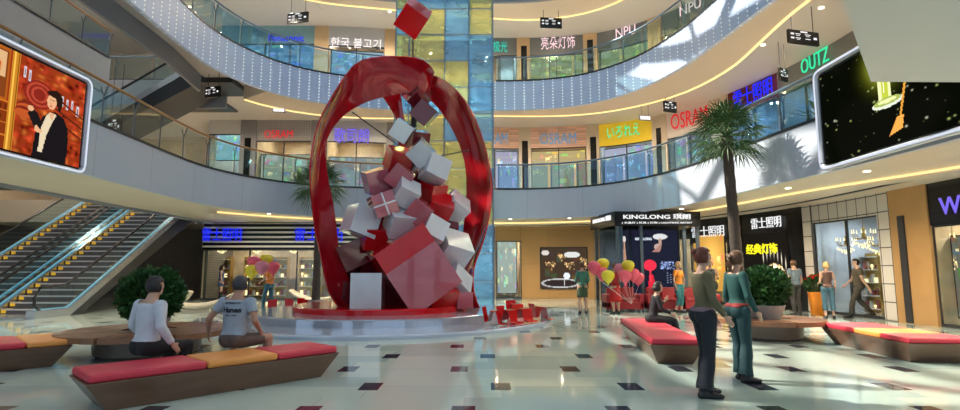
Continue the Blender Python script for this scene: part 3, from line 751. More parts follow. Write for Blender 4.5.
# ================================================================== OBJECTS
# ------------------------------------------------------------------ escalators
def make_escalator(label, rise, width, ang=32.0):
    t = thing('escalator', label, 'escalator'); A = math.radians(ang); run = rise / math.tan(A); hw = width / 2
    n = round(rise / .2); tr = run / n; rs = rise / n
    def zl(y): return min(max(0, y), run) * math.tan(A)
    prof = [(-1.6, .02)] + [(0, .02), (run, rise + .02), (run + 1.3, rise + .02)]
    # truss under the steps
    b = MB(); w2 = hw + .02
    P = [(-1.6, -.02), (.4, -.02), (run, rise - .75), (run + 1.3, rise - .75), (run + 1.3, rise - .02), (run, rise - .06), (0, -.0)]
    vs = [(-w2, y, z) for y, z in P] + [(w2, y, z) for y, z in P]; m = len(P)
    b.add(vs, [tuple(range(m)), tuple(range(2 * m - 1, m - 1, -1))] + [(i, m + i, m + (i + 1) % m, (i + 1) % m) for i in range(m)]); b.build('truss', MT['dark'], t)
    for k in range(n):
        a = MB(); sw = hw - .28; z = rs * (k + 1)
        a.box((0, tr * (k + .5), z - rs / 2 - .01), (2 * sw, tr, rs)); s = a.build('step', MT['step'], t)
        e = MB(); e.box((0, tr * k + .004, z - .012), (2 * sw - .02, .03, .05)); e.box((0, tr * k + .02, z - rs * .55), (2 * sw - .02, .01, .03)); e.build('tread_edge', MT['stepedge'], s)
        e = MB(); e.box((-sw + .09, tr * (k + .5) - .02, z + .003), (.16, tr * .7, .012)); e.box((-sw + .09, tr * k - .006, z - .07), (.16, .012, .10)); e.build('yellow_mark', MT['yellow'], s)
    for sx in (-1, 1):
        x = sx * (hw - .12)
        g = [(-1.1, .25)] + [(-1.25, .55), (-1.1, .88), (0, .95), (run, rise + .95), (run + .9, rise + .9), (run + 1.05, rise + .55), (run + .9, rise + .25), (run, rise + .25), (0, .25)]
        a = MB(); vs = [(x - .01, y, z) for y, z in g] + [(x + .01, y, z) for y, z in g]; m = len(g)
        a.add(vs, [tuple(range(m)), tuple(range(2 * m - 1, m - 1, -1))] + [(i, m + i, m + (i + 1) % m, (i + 1) % m) for i in range(m)]); a.build('balustrade_glass', MT['glass'], t)
        pth = [(x, y, z) for y, z in [(-1.05, .2), (-1.28, .4), (-1.3, .62), (-1.12, .92), (-.6, .97), (-.1, .97), (run * .5, rise * .5 + .98), (run, rise + .98), (run + .8, rise + .97), (run + 1.1, rise + .8), (run + 1.1, rise + .4)]]
        a = MB(); a.tube(pth, .045, 8); a.build('handrail', MT['rubber'], t, smooth=True)
        a = MB()
        for y0, z0, y1, z1 in ((-1.4, .12, 0, .12), (0, .12, run, rise + .12), (run, rise + .12, run + 1.3, rise + .12)):
            vs = []
            for (y, z) in ((y0, z0), (y1, z1)): vs += [(x - .13, y, z - .14), (x + .13, y, z - .14), (x + .13, y, z + .12), (x - .13, y, z + .12)]
            a.add(vs, [(0, 1, 2, 3), (7, 6, 5, 4), (0, 4, 5, 1), (1, 5, 6, 2), (2, 6, 7, 3), (3, 7, 4, 0)])
        a.build('skirt', MT['steel'], t)
        a = MB(); a.tube([(x + .0, y, z) for y, z in ((-1.3, .27), (0, .27), (run, rise + .27), (run + 1.2, rise + .27))], .013, 6); a.build('light_strip', MT['cyan'], t, label='cyan glowing light strip')
    a = MB(); a.box((0, -.8, .03), (2 * hw - .4, 1.55, .05)); a.box((0, run + .65, rise + .0), (2 * hw - .4, 1.3, .05)); a.build('comb_plate', MT['steel'], t)
    return t
e1 = make_escalator('wide escalator with yellow edged steps, farther from the round bench', 4.75, 2.5)
e1.location = (-17.0, 17.6, 0); e1['group'] = 'escalators from the ground floor'
e2 = copy_tree(e1); e2.location = (-14.4, 17.6, 0); e2['label'] = 'wide escalator with yellow edged steps, the one nearer the striped shop front'
e3 = make_escalator('dark upper escalator rising behind the orange screen to the top gallery', 4.75, 1.7); e3.location = (-18.6, 21.3, 4.75); e3.rotation_euler = (0, 0, -PI / 2)

# ------------------------------------------------------------------ the two big screens
def screen(label, x, ya, yb, za, zb, side, canvas, m):
    """side -1: on the left fascia facing +x"""
    t = thing('led_screen', label, 'screen', (x, (ya + yb) / 2, za))
    s = -side
    a = MB(); a.box((x + side * .10, (ya + yb) / 2, (za + zb) / 2), (.22, yb - ya, zb - za)); a.build('housing', MT['black'], t, bevel=.04)
    b = MB(); fx = x - side * .03
    r = .16; L_ = [(ya + .07, za + .07), (yb - .07, za + .07), (yb - .07, zb - .07), (ya + .07, zb - .07)]
    pth = []
    for k, (y, z) in enumerate([(ya + r, za + r), (yb - r, za + r), (yb - r, zb - r), (ya + r, zb - r)]):
        for j in range(5):
            an = PI + k * PI / 2 + j * PI / 8; pth.append((fx, y + r * math.cos(an), z + r * math.sin(an)))
    b.tube(pth, .06, 8, closed=True); b.build('frame', MT['frame'], t, smooth=True)
    b = MB(); pth2 = [(p[0] - side * .055, p[1], p[2]) for p in pth]; b.tube(pth2, .022, 6, closed=True); b.build('frame_light', MT['screenlight'], t)
    o = Vector((x - side * .02, ya + .1 if side > 0 else yb - .1, za + .1))
    # picture's u runs left to right for the viewer
    if side < 0: canvas.build('picture', m, (x + .02, ya + .1, za + .1), (0, yb - ya - .2, 0), (0, 0, zb - za - .2), t)
    else: canvas.build('picture', m, (x - .02, yb - .1, za + .1), (0, -(yb - ya - .2), 0), (0, 0, zb - za - .2), t)
    return t
# left picture: a person in a black suit inside a red and orange furnished room
c = Canvas(230, 126, (.30, .035, .008)); R = random.Random(3)
off = .33                                        # share of the picture beyond the frame
X = lambda u: off + u * (1 - off)
for k in range(300): c.glow(X(.42 + R.random() * .6), R.random(), .006 + R.random() * .016, .008 + R.random() * .03, R.choice([(.35, .03, .01), (.3, .12, .02), (.2, .01, .01), (-.12, -.02, -.005), (-.2, -.03, -.01)]), .8)
c.C = np.clip(c.C, .004, 2)
c.rect(0, 0, X(.36), 1, (.42, .10, .01)); c.rect(0, .52, X(.13), 1, (.50, .20, .02)); c.glow(X(.02), .85, .10, .12, (.6, .32, .03)); c.ell(X(.12), .80, .06, .10, (.72, .36, .04)); c.ell(X(.10), .84, .04, .08, (.30, .10, .01)); c.ell(X(.07), .70, .05, .025, (.85, .5, .1))
c.rect(X(.13), .50, X(.345), .97, (.22, .05, .01)); c.rect(X(.15), .70, X(.33), .95, (.70, .42, .20)); c.rect(X(.15), .52, X(.29), .67, (.75, .58, .36))
for k in range(14): c.glow(X(.27 + R.gauss(0, .02)), .80 + R.gauss(0, .04), .008, .014, (-.1, -.3, -.2))
c.rect(0, 0, X(.37), .47, (.22, .035, .006))
for z in (.46, .37, .25, .13): c.rect(0, z, X(.37), z + .014, (.62, .18, .02))
for k in range(26): c.rect(X(-.45 + k * .032), .39, X(-.45 + k * .032 + .008), .44, (.06, .012, .004))
for z in (.29, .17, .05):
    for u in (-.3, -.05, .2): c.rect(X(u), z, X(u + .13), z + .045, (.09, .015, .004)); c.glow(X(u + .065), z + .022, .008, .008, (.7, .4, .05))
c.rect(X(.37), .0, X(.43), 1, (.55, .22, .02)); c.rect(X(.385), .0, X(.395), 1, (.9, .5, .08)); c.rect(X(.415), .0, X(.425), 1, (.2, .06, .01))
for k in range(5): c.ell(X(.60), .66, .085 - .013 * k, .15 - .022 * k, [(.24, .02, .012), (.46, .06, .03)][k % 2])
for k in range(4): c.ell(X(.52 - .01 * k), .50 - .03 * k, .05, .045, [(.20, .02, .01), (.5, .09, .02)][k % 2])
for u, h in ((.46, .9), (.50, .88), (.74, .76), (.785, .75), (.83, .73), (.875, .74), (.93, .70)): c.rect(X(u), h - .12, X(u + .022), h, (.62, .55, .60)); c.rect(X(u + .005), h - .10, X(u + .016), h - .03, (.2, .12, .15))
for z in (.62, .50, .38): c.poly([(X(.72), z + .1), (X(1), z - .04), (X(1), z - .06), (X(.72), z + .08)], (.10, .015, .008))
c.poly([(X(.58), .0), (X(.59), .20), (X(.60), .33), (X(.65), .46), (X(.69), .50), (X(.74), .54), (X(.82), .50), (X(.865), .40), (X(.88), .22), (X(.87), .0)], (.010, .008, .010))
c.poly([(X(.52), .43), (X(.60), .26), (X(.645), .36), (X(.60), .46), (X(.56), .50)], (.012, .009, .010))
c.poly([(X(.625), .06), (X(.635), .32), (X(.67), .47), (X(.70), .52), (X(.755), .51), (X(.72), .40), (X(.685), .26), (X(.66), .06)], (.75, .62, .42)); c.poly([(X(.69), .50), (X(.735), .52), (X(.72), .42)], (.72, .40, .22))
c.ell(X(.735), .69, .042, .085, (.02, .010, .006)); c.ell(X(.705), .635, .027, .080, (.78, .42, .22)); c.ell(X(.775), .64, .014, .085, (.02, .01, .006)); c.ell(X(.715), .725, .036, .032, (.02, .01, .006))
for u in (.694, .718): c.ell(X(u), .655, .005, .006, (.06, .02, .01)); c.ell(X(u), .675, .007, .003, (.10, .03, .01))
c.ell(X(.703), .585, .009, .007, (.55, .08, .06)); c.ell(X(.702), .618, .004, .014, (.66, .32, .16))
c.ell(X(.54), .49, .016, .03, (.78, .42, .22)); c.ell(X(.615), .285, .022, .022, (.78, .42, .22)); c.ell(X(.60), .31, .010, .022, (.78, .42, .22))
screen('large lit screen showing a person in a black suit in a red and orange room', -8.72, 7.0, 11.62, 3.55, 5.62, -1, c, MT['screen'])
# right picture: glowing yellow lamp on a black starry ground with a paintbrush
c = Canvas(230, 126, (.002, .0025, .001))
for k in range(110):
    x, y = R.random(), R.random(); g = R.random() ** 2; c.glow(x, y, .0018 + .004 * g, .003 + .007 * g, (.45, .55, .18) if R.random() < .7 else (.7, .7, .5), .35 + .65 * g)
c.glow(.62, .55, .02, .03, (.4, .6, .05)); c.glow(.36, .80, .07, .17, (.50, .55, .03), .9); c.glow(.36, .84, .045, .12, (1.1, 1.15, .25), 1.0)
c.ell(.36, .80, .040, .15, (1.0, 1.0, .15)); c.rect(.325, .42, .343, .70, (.85, .9, .45)); c.rect(.372, .42, .388, .68, (.85, .9, .45)); c.rect(.343, .45, .372, .68, (.55, .62, .05)); c.rect(.350, .5, .356, .70, (1, 1, .8))
c.ell(.365, .40, .075, .048, (.80, .85, .70)); c.ell(.365, .415, .066, .036, (.40, .48, .12)); c.ell(.365, .42, .045, .02, (.85, .9, .4))
c.poly([(.500, 1), (.512, 1), (.425, .24), (.415, .24)], (.80, .36, .05)); c.poly([(.405, .24), (.435, .24), (.425, .12), (.36, .08)], (1.0, .42, .08)); c.poly([(.74, 1), (.755, 1), (.80, .82), (.79, .80)], (.80, .36, .05))
screen('large black screen showing a glowing yellow lamp among small stars', 7.52, 6.3, 11.62, 3.62, 5.80, 1, c, MT['screen'])

# ------------------------------------------------------------------ lit picture posters
def wall_picture(level, pxa, pxb, pya, pyb, canvas, label, name='wall_poster', off=-.12, frame='black'):
    z0, z1 = LV[level]; zz = z0 + 1.6; sa, sb = sorted((Ws(pxa, zz), Ws(pxb, zz))); p, n = Wat((sa + sb) / 2); p = p + n * off
    h = lambda py: CAMZ + ray((pxa + pxb) / 2, py).z * p.y / ray((pxa + pxb) / 2, py).y
    za, zb = max(h(pyb), z0 + .03), min(h(pya), z1 - .03); r = Vector((-n.y, n.x, 0)); wd = sb - sa
    # viewer looks along n: right-hand side is r' = (n.y,-n.x)
    rr = Vector((n.y, -n.x, 0)); c0 = p - rr * wd / 2
    t = thing(name, label, 'poster', (p.x, p.y, za)); b = MB(); b.box((p.x + n.x * .03, p.y + n.y * .03, (za + zb) / 2), (.05, wd + .08, zb - za + .08), Matrix.Rotation(math.atan2(n.y, n.x), 3, 'Z')); b.build('backing_frame', MT[frame], t)
    canvas.build('picture', MT['screen2'], (c0.x - n.x * .005, c0.y - n.y * .005, za), rr * wd, (0, 0, zb - za), t); return t
def chandelier_canvas(seed, bg, nx=70, ny=50, warm=True, n=160):
    r = random.Random(seed); c = Canvas(nx, ny, bg)
    for k in range(26): x, y = r.random(), r.random(); c.rect(x, y, x + .03 + .1 * r.random(), y + .03 + .12 * r.random(), tuple(v * r.uniform(.3, 2.6) for v in bg), .7)
    for k in range(5):
        cx, cy = r.random(), .35 + .5 * r.random(); rw = .05 + .08 * r.random()
        for j in range(n // 5):
            a = r.random(); c.glow(cx + (r.random() - .5) * 2 * rw * (1 - .3 * a), cy - .18 * a * r.random() + .06 * r.random(), .007, .011, (1.0, .62, .25) if warm else (.8, .8, .9), .9)
    return c
c = chandelier_canvas(5, (.05, .032, .02)); c.ell(.68, .83, .17, .08, (.62, .62, .60)); c.ell(.1, .88, .08, .07, (.6, .55, .5)); c.ell(.42, .12, .42, .12, (.42, .42, .42)); c.ell(.42, .12, .36, .09, (.03, .02, .02)); c.ell(.56, .3, .07, .09, (.7, .75, .8)); c.rect(.5, .05, .52, .3, (.6, .6, .6))
wall_picture(0, 541, 587, 248, 288, c, 'wide lit picture of chandeliers on the honey wood wall')
c = chandelier_canvas(9, (.50, .26, .05)); c.glow(.6, .6, .3, .3, (.6, .35, .08), .8)
wall_picture(0, 695, 727, 235, 291, c, 'tall golden lit picture of chandeliers in the black shop front')
c = Canvas(60, 60, (.010, .008, .006)); r_ = random.Random(2)
for k in range(240):
    a = r_.random() * PI; q = r_.random(); c.glow(.70 + .26 * math.cos(a) * q, .52 + .22 * math.sin(a) * q - .16 * q, .008, .010, (1, .8, .5) if r_.random() < .6 else (.8, .4, .1), .9)
for k in range(7): c.glow(.46 + k * .08, .62 + .12 * math.sin(k * .5 + .5), .008, .06, (1, .9, .7), 1.0)
ap = wall_picture(0, 747, 791, 233, 312, c, 'dark shop poster with a glowing chandelier above the bush')
sN = Ws(765, 2.4); p, n = Wat(sN); p = p - n * .17
lettering('经典灯饰', MT['yellowlet'], (p.x + .0, p.y, CAMZ + ray(765, 249).z * p.y / ray(765, 249).y), -n, 1.55, .42, ap, name='poster_lettering', bold=.02)
for k, (lv, a_, b_, ya, yb, bg, wm_, lb) in enumerate([
    (0, 498, 517, 240, 293, (.35, .36, .30), True, 'pale lit picture panel in the shop beside the glass tower'),
    (1, 258, 309, 155, 188, (.30, .30, .22), True, 'muted green shop picture below the red lettered grey header'),
    (1, 328, 383, 158, 188, (.20, .20, .18), True, 'greyish shop picture below the violet lettering'),
    (1, 198, 238, 125, 160, (.24, .42, .46), True, 'teal and yellow lit mural in the middle gallery'),
    (1, 496, 518, 152, 188, (.40, .34, .45), False, 'lilac shop picture beside the glass tower'),
    (1, 532, 586, 151, 188, (.55, .36, .16), True, 'golden shop picture below the blue lettered peach header'),
    (1, 602, 652, 147, 188, (.42, .38, .50), False, 'lilac shop picture below the mustard header'),
    (1, 671, 710, 130, 180, (.50, .44, .40), False, 'pale shop picture below the white header'),
    (2, 203, 312, 44, 70, (.22, .38, .44), True, 'blue green shop picture in the top gallery'),
    (2, 330, 383, 52, 75, (.30, .42, .50), False, 'pale blue shop picture below the Korean lettering'),
    (2, 531, 583, 53, 82, (.34, .29, .16), True, 'yellow green shop picture in the top gallery'),
    (2, 599, 649, 40, 78, (.32, .30, .18), True, 'olive shop picture farther along the top gallery'),
    (2, 664, 720, 20, 60, (.38, .36, .26), True, 'brownish shop picture at the end of the top gallery'),
    (0, 940, 1000, 235, 320, (.16, .14, .10), True, 'shop picture of crystal chandeliers at the far right edge'),
]):
    wall_picture(lv, a_, b_, ya, yb, chandelier_canvas(20 + k, bg, 56, 36, wm_, 120), lb, 'shop_picture', off=.35)
# ------------------------------------------------------------------ crystal chandeliers hanging in the shops
def make_chandelier():
    t = thing('chandelier', 'gold crystal chandelier', 'chandelier'); b = MB(); b.cyl((0, 0, 0), (0, 0, .7), .012, n=6); b.ell((0, 0, 0), (.06, .06, .1)); b.ell((0, 0, .16), (.05, .05, .06))
    for k in range(8):
        a = k * PI / 4; P = [(math.cos(a) * r, math.sin(a) * r, z) for r, z in ((.03, -.02), (.16, -.09), (.28, -.05), (.32, .05))]; b.tube(P, .01, 5)
    b.build('arms', MT['gold'], t)
    for k in range(8):
        a = k * PI / 4; c_ = MB(); c_.cyl((math.cos(a) * .32, math.sin(a) * .32, .06), (math.cos(a) * .32, math.sin(a) * .32, .16), .022, .008, 6); c_.build('candle_bulb', MT['crystal'], t)
    c_ = MB()
    for k in range(40):
        a = k * 2.4; r = .06 + .26 * ((k * 37 % 40) / 40); c_.ell((math.cos(a) * r, math.sin(a) * r, -.14 - .2 * (1 - r / .33)), (.014, .014, .035), n=5, m=4)
    c_.build('crystals', MT['crystal'], t); return t
ch = None
for k, (px, z, sc, lb) in enumerate([(830, 2.35, .9, 'gold chandelier at the left side of the tiled shop window'), (846, 2.55, 1.0, 'gold chandelier in the middle of the tiled shop window'), (862, 2.3, 1.0, 'gold chandelier right of middle in the tiled shop window'), (877, 2.6, .8, 'gold chandelier at the right side of the tiled shop window'),
        (944, 2.2, 1.0, 'chandelier just right of the amber pier'), (958, 1.8, 1.0, 'low hanging chandelier at the far right edge'), (216, 2.6, .8, 'chandelier in the striped shop, nearest the escalators'), (252, 2.6, .8, 'chandelier in the striped shop, behind the balloons'), (290, 2.6, .8, 'chandelier in the striped shop, left of the palm')]):
    ch = ch or make_chandelier(); o = ch if k == 0 else copy_tree(ch)
    s = Ws(px, z); p, n = Wat(s); p = p + n * .6; o.location = (p.x, p.y, z); o.scale = (sc, sc, sc * 1.3); tag(o, lb, 'chandelier', 'shop chandeliers')

# ------------------------------------------------------------------ corner kiosk under the gallery
kx0, kx1, ky0, ky1 = 5.0, 8.15, 20.0, 22.4
t = thing('shop_kiosk', 'glass corner kiosk with a black lettered fascia and dark posters', 'kiosk', ((kx0 + kx1) / 2, (ky0 + ky1) / 2, 0))
kp = [(kx0, ky0), (kx1 + .05, ky0), (kx1 + .05, ky1), (kx0 - .4, ky1)]
a = MB(); a.prism(kp, 3.08, 3.62); a.build('header', MT['black'], t)
lettering('KINGLONG 琪朗', MT['whitelet'], ((kx0 + kx1) / 2, ky0, 3.42), (0, -1, 0), 2.5, .2, t, name='header_lettering', bold=.02)
lettering('| 水晶灯 | 灯具 | 灯饰 | LIGHTING ARTIST', MT['whitelet'], ((kx0 + kx1) / 2, ky0, 3.19), (0, -1, 0), 2.6, .085, t, name='header_small_lettering')
d = Vector((kx0 - .4 - kx0, ky1 - ky0, 0)).normalized(); nn = Vector((-d.y, d.x, 0)); mid = Vector((kx0 - .2, (ky0 + ky1) / 2, 3.42))
lettering('KINGLONG 琪朗', MT['whitelet'], mid, nn, 1.8, .2, t, name='header_lettering', bold=.02)
for x, y in ((kx0 + .12, ky0 + .12), (kx0 + .3, ky0 + .3), (6.0, ky0 + .12), (7.6, ky0 + .12), (kx1 - .05, ky0 + .12), (kx0 - .2, ky1 - .1)):
    a = MB(); a.box((x, y, 1.54), (.11, .11, 3.08)); a.build('post', MT['post'], t)
a = MB(); a.box(((kx0 + kx1) / 2, ky0 + .2, 1.55), (kx1 - kx0 - .3, .02, 2.9)); a.build('front_glass', MT['glassdark'], t)
a = MB(); a.box(((kx0 + kx1) / 2, ky1 - .4, 1.6), (kx1 - kx0 - .1, .1, 3.0)); a.build('back_panel', MT['black'], t)
a = MB(); a.prism([(kx0 + .05, ky0 + .1), (kx0 + .1, ky0 + .1), (kx0 - .3, ky1 - .1), (kx0 - .35, ky1 - .1)], .1, 3.0); a.build('side_glass', MT['glassdark'], t)
c = Canvas(60, 110, (.010, .010, .022)); c.rect(0, .0, 1, .04, (.1, .1, .12))
c.ell(.62, .90, .16, .045, (.75, .68, .62)); c.rect(.59, .78, .65, .87, (.5, .3, .2)); c.ell(.56, .74, .08, .05, (.55, .35, .28)); c.poly([(.42, .66), (.66, .80), (.60, .66)], (.45, .2, .15))
c.ell(.38, .46, .14, .085, (.9, .03, .06)); c.poly([(.30, .0), (.52, .0), (.44, .32), (.36, .32)], (.75, .02, .04)); c.rect(.36, .2, .40, .4, (.9, .05, .07)); c.ell(.16, .26, .06, .08, (.35, .12, .2))
for k in range(60): c.glow(.76 + (R.random() - .5) * .3, .46 + (R.random() - .5) * .12, .012, .008, (.5, .6, 1.0), .6)
for k in range(14): c.rect(.66 + (k % 3) * .07, .18 + k * .012, .70 + (k % 3) * .07, .186 + k * .012, (.4, .4, .5))
t2 = thing('kiosk_poster', 'dark blue poster with a red lamp inside the corner kiosk', 'poster', (6.5, ky0 + .5, 0))
c.build('picture', MT['screen2'], (5.75, ky0 + .5, .5), (1.75, 0, 0), (0, 0, 2.45), t2); a = MB(); a.box((6.62, ky0 + .53, 1.7), (1.85, .04, 2.55)); a.build('backing_frame', MT['black'], t2)
lettering('KINGLONG', MT['whitelet'], (6.2, ky0 + .5, 2.62), (0, -1, 0), .62, .10, t2, name='poster_lettering', bold=.02)
c = Canvas(30, 90, (.012, .012, .02)); c.ell(.6, .86, .15, .05, (.7, .6, .5)); c.poly([(.45, .5), (.75, .5), (.65, .82), (.55, .82)], (.5, .25, .15)); c.poly([(.3, .1), (.75, .1), (.6, .45), (.5, .45)], (.55, .03, .05)); c.rect(.2, .02, .9, .08, (.1, .2, .35))
t2 = thing('kiosk_poster', 'narrow dark poster behind the left corner posts of the kiosk', 'poster', (5.4, ky0 + .5, 0))
c.build('picture', MT['screen2'], (5.2, ky0 + .5, .5), (.45, 0, 0), (0, 0, 2.45), t2); a = MB(); a.box((5.43, ky0 + .53, 1.7), (.5, .04, 2.5)); a.build('backing_frame', MT['black'], t2)
spot((5.8, ky0 + .9, 3.0), 60, 160); spot((7.4, ky0 + .9, 3.0), 60, 160)
# column under the left end of the tiled wall etc. is in the facade; sofas before the kiosk
def sofa_mesh(wd, parent_label):
    t = thing('sofa', parent_label, 'sofa', (0, 0, 0)); a = MB(); a.box((0, 0, .22), (wd, .8, .26)); a.build('base', MT['sofared'], t, bevel=.04)
    n = 3 if wd > 1.5 else 2
    for k in range(n):
        x = (k + .5) * (wd - .3) / n - (wd - .3) / 2; a = MB(); a.box((x, -.05, .40), ((wd - .3) / n - .02, .62, .13)); a.build('seat_cushion', MT['sofared'], t, bevel=.04)
        a = MB(); a.box((x, .30, .62), ((wd - .3) / n - .02, .18, .42), Matrix.Rotation(-.15, 3, 'X')); a.build('back_cushion', MT['sofared'], t, bevel=.05)
    for s_ in (-1, 1): a = MB(); a.box((s_ * (wd / 2 - .08), 0, .36), (.16, .8, .50)); a.build('armrest', MT['sofared'], t, bevel=.04)
    for sx in (-1, 1):
        for sy in (-1, 1): a = MB(); a.cyl((sx * (wd / 2 - .1), sy * .33, 0), (sx * (wd / 2 - .1), sy * .33, .1), .02, n=6); a.build('leg', MT['steel'], t)
    return t
for px, py, wd, lb in ((601, 303, 1.3, 'red leather sofa behind the person in a red skirt'), (640, 304, 1.35, 'red leather sofa behind the seated person in black'), (680, 306, 1.35, 'red leather sofa behind the person in an orange top')):
    o = sofa_mesh(wd, lb); p = PZ(px, py + 2, 0); o.location = (p.x, min(p.y, ky0 - .6), 0); o['group'] = 'red sofas in front of the kiosk'

# ------------------------------------------------------------------ round platform
PC = (-2.96, 16.5)
t = thing('round_platform', 'wide round glossy pale platform under the red gift sculpture', 'platform', (PC[0], PC[1], 0))
a = MB(); a.lathe([(5.1, 0), (5.1, .07), (5.06, .10), (0.01, .10)], (*PC, 0), 96); a.build('lower_disc', MT['plat'], t)
a = MB(); a.lathe([(3.7, .10), (3.7, .27), (3.66, .29), (0.01, .29)], (*PC, 0), 96); a.build('upper_disc', MT['platrim'], t)
a = MB(); a.lathe([(2.55, .29), (2.55, .42), (2.5, .44), (0.01, .44)], (*PC, 0), 72); a.build('red_disc', MT['redgloss'], t, label='red lacquered inner disc')

# ------------------------------------------------------------------ the gift sculpture
t = thing('gift_sculpture', 'tall sculpture of tumbling red and white gift boxes in a red ribbon loop', 'sculpture', (PC[0], PC[1], .44))
def ribbon(pairs, name):
    # pairs: ((pxA,pyA,YA),(pxB,pyB,YB)) edges of the band, smoothed
    P = [tuple(PY(*a)) + tuple(PY(*b)) for a, b in pairs]; P = catmull(P, .35)
    A = [Vector(p[:3]) for p in P]; B = [Vector(p[3:]) for p in P]; th = .05; rings = []
    for i in range(len(A)):
        j0, j1 = max(i - 1, 0), min(i + 1, len(A) - 1); d = ((A[j1] + B[j1]) - (A[j0] + B[j0])).normalized(); wv = (B[i] - A[i]); nr = d.cross(wv).normalized()
        m = (A[i] + B[i]) / 2; bow = nr * wv.length * .10
        r = []
        for s_ in (1, -1):
            for u in ((0, .25, .5, .75, 1) if s_ > 0 else (1, .75, .5, .25, 0)): r.append(A[i].lerp(B[i], u) + nr * (th / 2 * s_) + bow * (1 - (2 * u - 1) ** 2))
        rings.append(r)
    a = MB(); a.loft(rings); return a.build(name, MT['ribbon'], t, smooth='auto')
ribbon([((340, 309, 15.2), (357, 309, 15.9)), ((328, 291, 15.2), (352, 294, 15.9)), ((324, 274, 15.2), (348, 279, 15.9)), ((321, 257, 15.3), (340, 257, 15.8)), ((316, 236, 15.2), (337, 236, 15.8)), ((312, 205, 15.1), (333, 205, 15.8)),
        ((310, 175, 15.0), (327, 175, 15.8)), ((312, 150, 15.0), (325, 148, 15.9)), ((319, 122, 15.0), (331, 130, 16.0)), ((333, 95, 15.0), (346, 113, 16.1)), ((348, 72, 15.1), (368, 101, 16.2)), ((362, 60, 15.2), (388, 96, 16.2)),
        ((392, 56, 15.4), (410, 92, 16.4)), ((424, 60, 15.6), (430, 90, 16.6)), ((434, 72, 16.2), (434, 93, 17.2))], 'ribbon_band')
ribbon([((392, 62, 16.0), (402, 96, 16.8)), ((418, 70, 16.3), (420, 98, 17.2)), ((440, 78, 16.6), (433, 102, 17.5)), ((458, 92, 16.8), (446, 118, 17.8)), ((474, 116, 16.9), (457, 138, 17.9)), ((486, 150, 17.0), (465, 162, 18.0)), ((492, 182, 17.0), (467, 190, 18.0)),
        ((490, 212, 17.0), (465, 218, 17.9)), ((483, 242, 16.9), (462, 246, 17.8)), ((474, 268, 16.9), (458, 272, 17.7)), ((474, 292, 16.8), (452, 292, 17.5)), ((480, 308, 16.7), (446, 307, 17.4))], 'ribbon_band')
ribbon([((395, 66, 16.9), (378, 90, 16.9)), ((400, 92, 17.2), (396, 118, 17.2)), ((406, 125, 17.4), (396, 130, 17.4)), ((424, 160, 17.6), (404, 166, 17.6)), ((446, 192, 17.8), (424, 202, 17.8)), ((450, 222, 17.8), (434, 230, 17.8)), ((452, 262, 17.5), (432, 262, 17.5)), ((446, 306, 17.3), (426, 306, 17.3))], 'ribbon_band')
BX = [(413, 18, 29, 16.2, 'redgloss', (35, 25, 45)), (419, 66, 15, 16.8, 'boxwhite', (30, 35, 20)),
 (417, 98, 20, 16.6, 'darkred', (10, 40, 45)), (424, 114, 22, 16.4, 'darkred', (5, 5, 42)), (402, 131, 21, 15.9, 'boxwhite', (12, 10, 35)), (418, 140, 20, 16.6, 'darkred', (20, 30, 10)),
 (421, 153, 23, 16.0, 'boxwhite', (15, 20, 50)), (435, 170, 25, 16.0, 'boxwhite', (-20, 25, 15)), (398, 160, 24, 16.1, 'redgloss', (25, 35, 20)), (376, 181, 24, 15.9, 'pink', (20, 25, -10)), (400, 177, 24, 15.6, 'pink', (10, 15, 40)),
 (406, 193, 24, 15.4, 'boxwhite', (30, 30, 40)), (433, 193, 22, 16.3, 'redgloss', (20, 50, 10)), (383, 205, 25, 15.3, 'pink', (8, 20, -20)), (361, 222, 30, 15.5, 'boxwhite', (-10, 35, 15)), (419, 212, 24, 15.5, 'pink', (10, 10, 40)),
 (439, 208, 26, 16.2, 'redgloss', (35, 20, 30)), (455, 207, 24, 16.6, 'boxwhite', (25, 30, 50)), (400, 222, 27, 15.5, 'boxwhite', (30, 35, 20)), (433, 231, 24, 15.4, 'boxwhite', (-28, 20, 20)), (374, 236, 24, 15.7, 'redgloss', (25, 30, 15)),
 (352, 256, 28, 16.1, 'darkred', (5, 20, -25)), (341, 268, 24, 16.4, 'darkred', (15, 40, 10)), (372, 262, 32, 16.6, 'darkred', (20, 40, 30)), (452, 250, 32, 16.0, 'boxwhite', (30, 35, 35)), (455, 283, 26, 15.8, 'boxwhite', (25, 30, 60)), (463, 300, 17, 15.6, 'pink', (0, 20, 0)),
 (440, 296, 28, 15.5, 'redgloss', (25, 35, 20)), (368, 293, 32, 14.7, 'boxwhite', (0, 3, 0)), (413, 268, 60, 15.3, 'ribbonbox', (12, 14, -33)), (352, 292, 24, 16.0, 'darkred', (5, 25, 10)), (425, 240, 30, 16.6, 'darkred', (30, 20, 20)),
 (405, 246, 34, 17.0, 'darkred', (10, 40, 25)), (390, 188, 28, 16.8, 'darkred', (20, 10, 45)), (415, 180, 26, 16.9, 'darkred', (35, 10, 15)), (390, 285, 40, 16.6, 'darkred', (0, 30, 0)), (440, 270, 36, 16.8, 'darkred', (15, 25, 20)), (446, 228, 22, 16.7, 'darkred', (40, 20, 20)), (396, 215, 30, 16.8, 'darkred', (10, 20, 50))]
MT['ribbonbox'] = MT['redgloss']
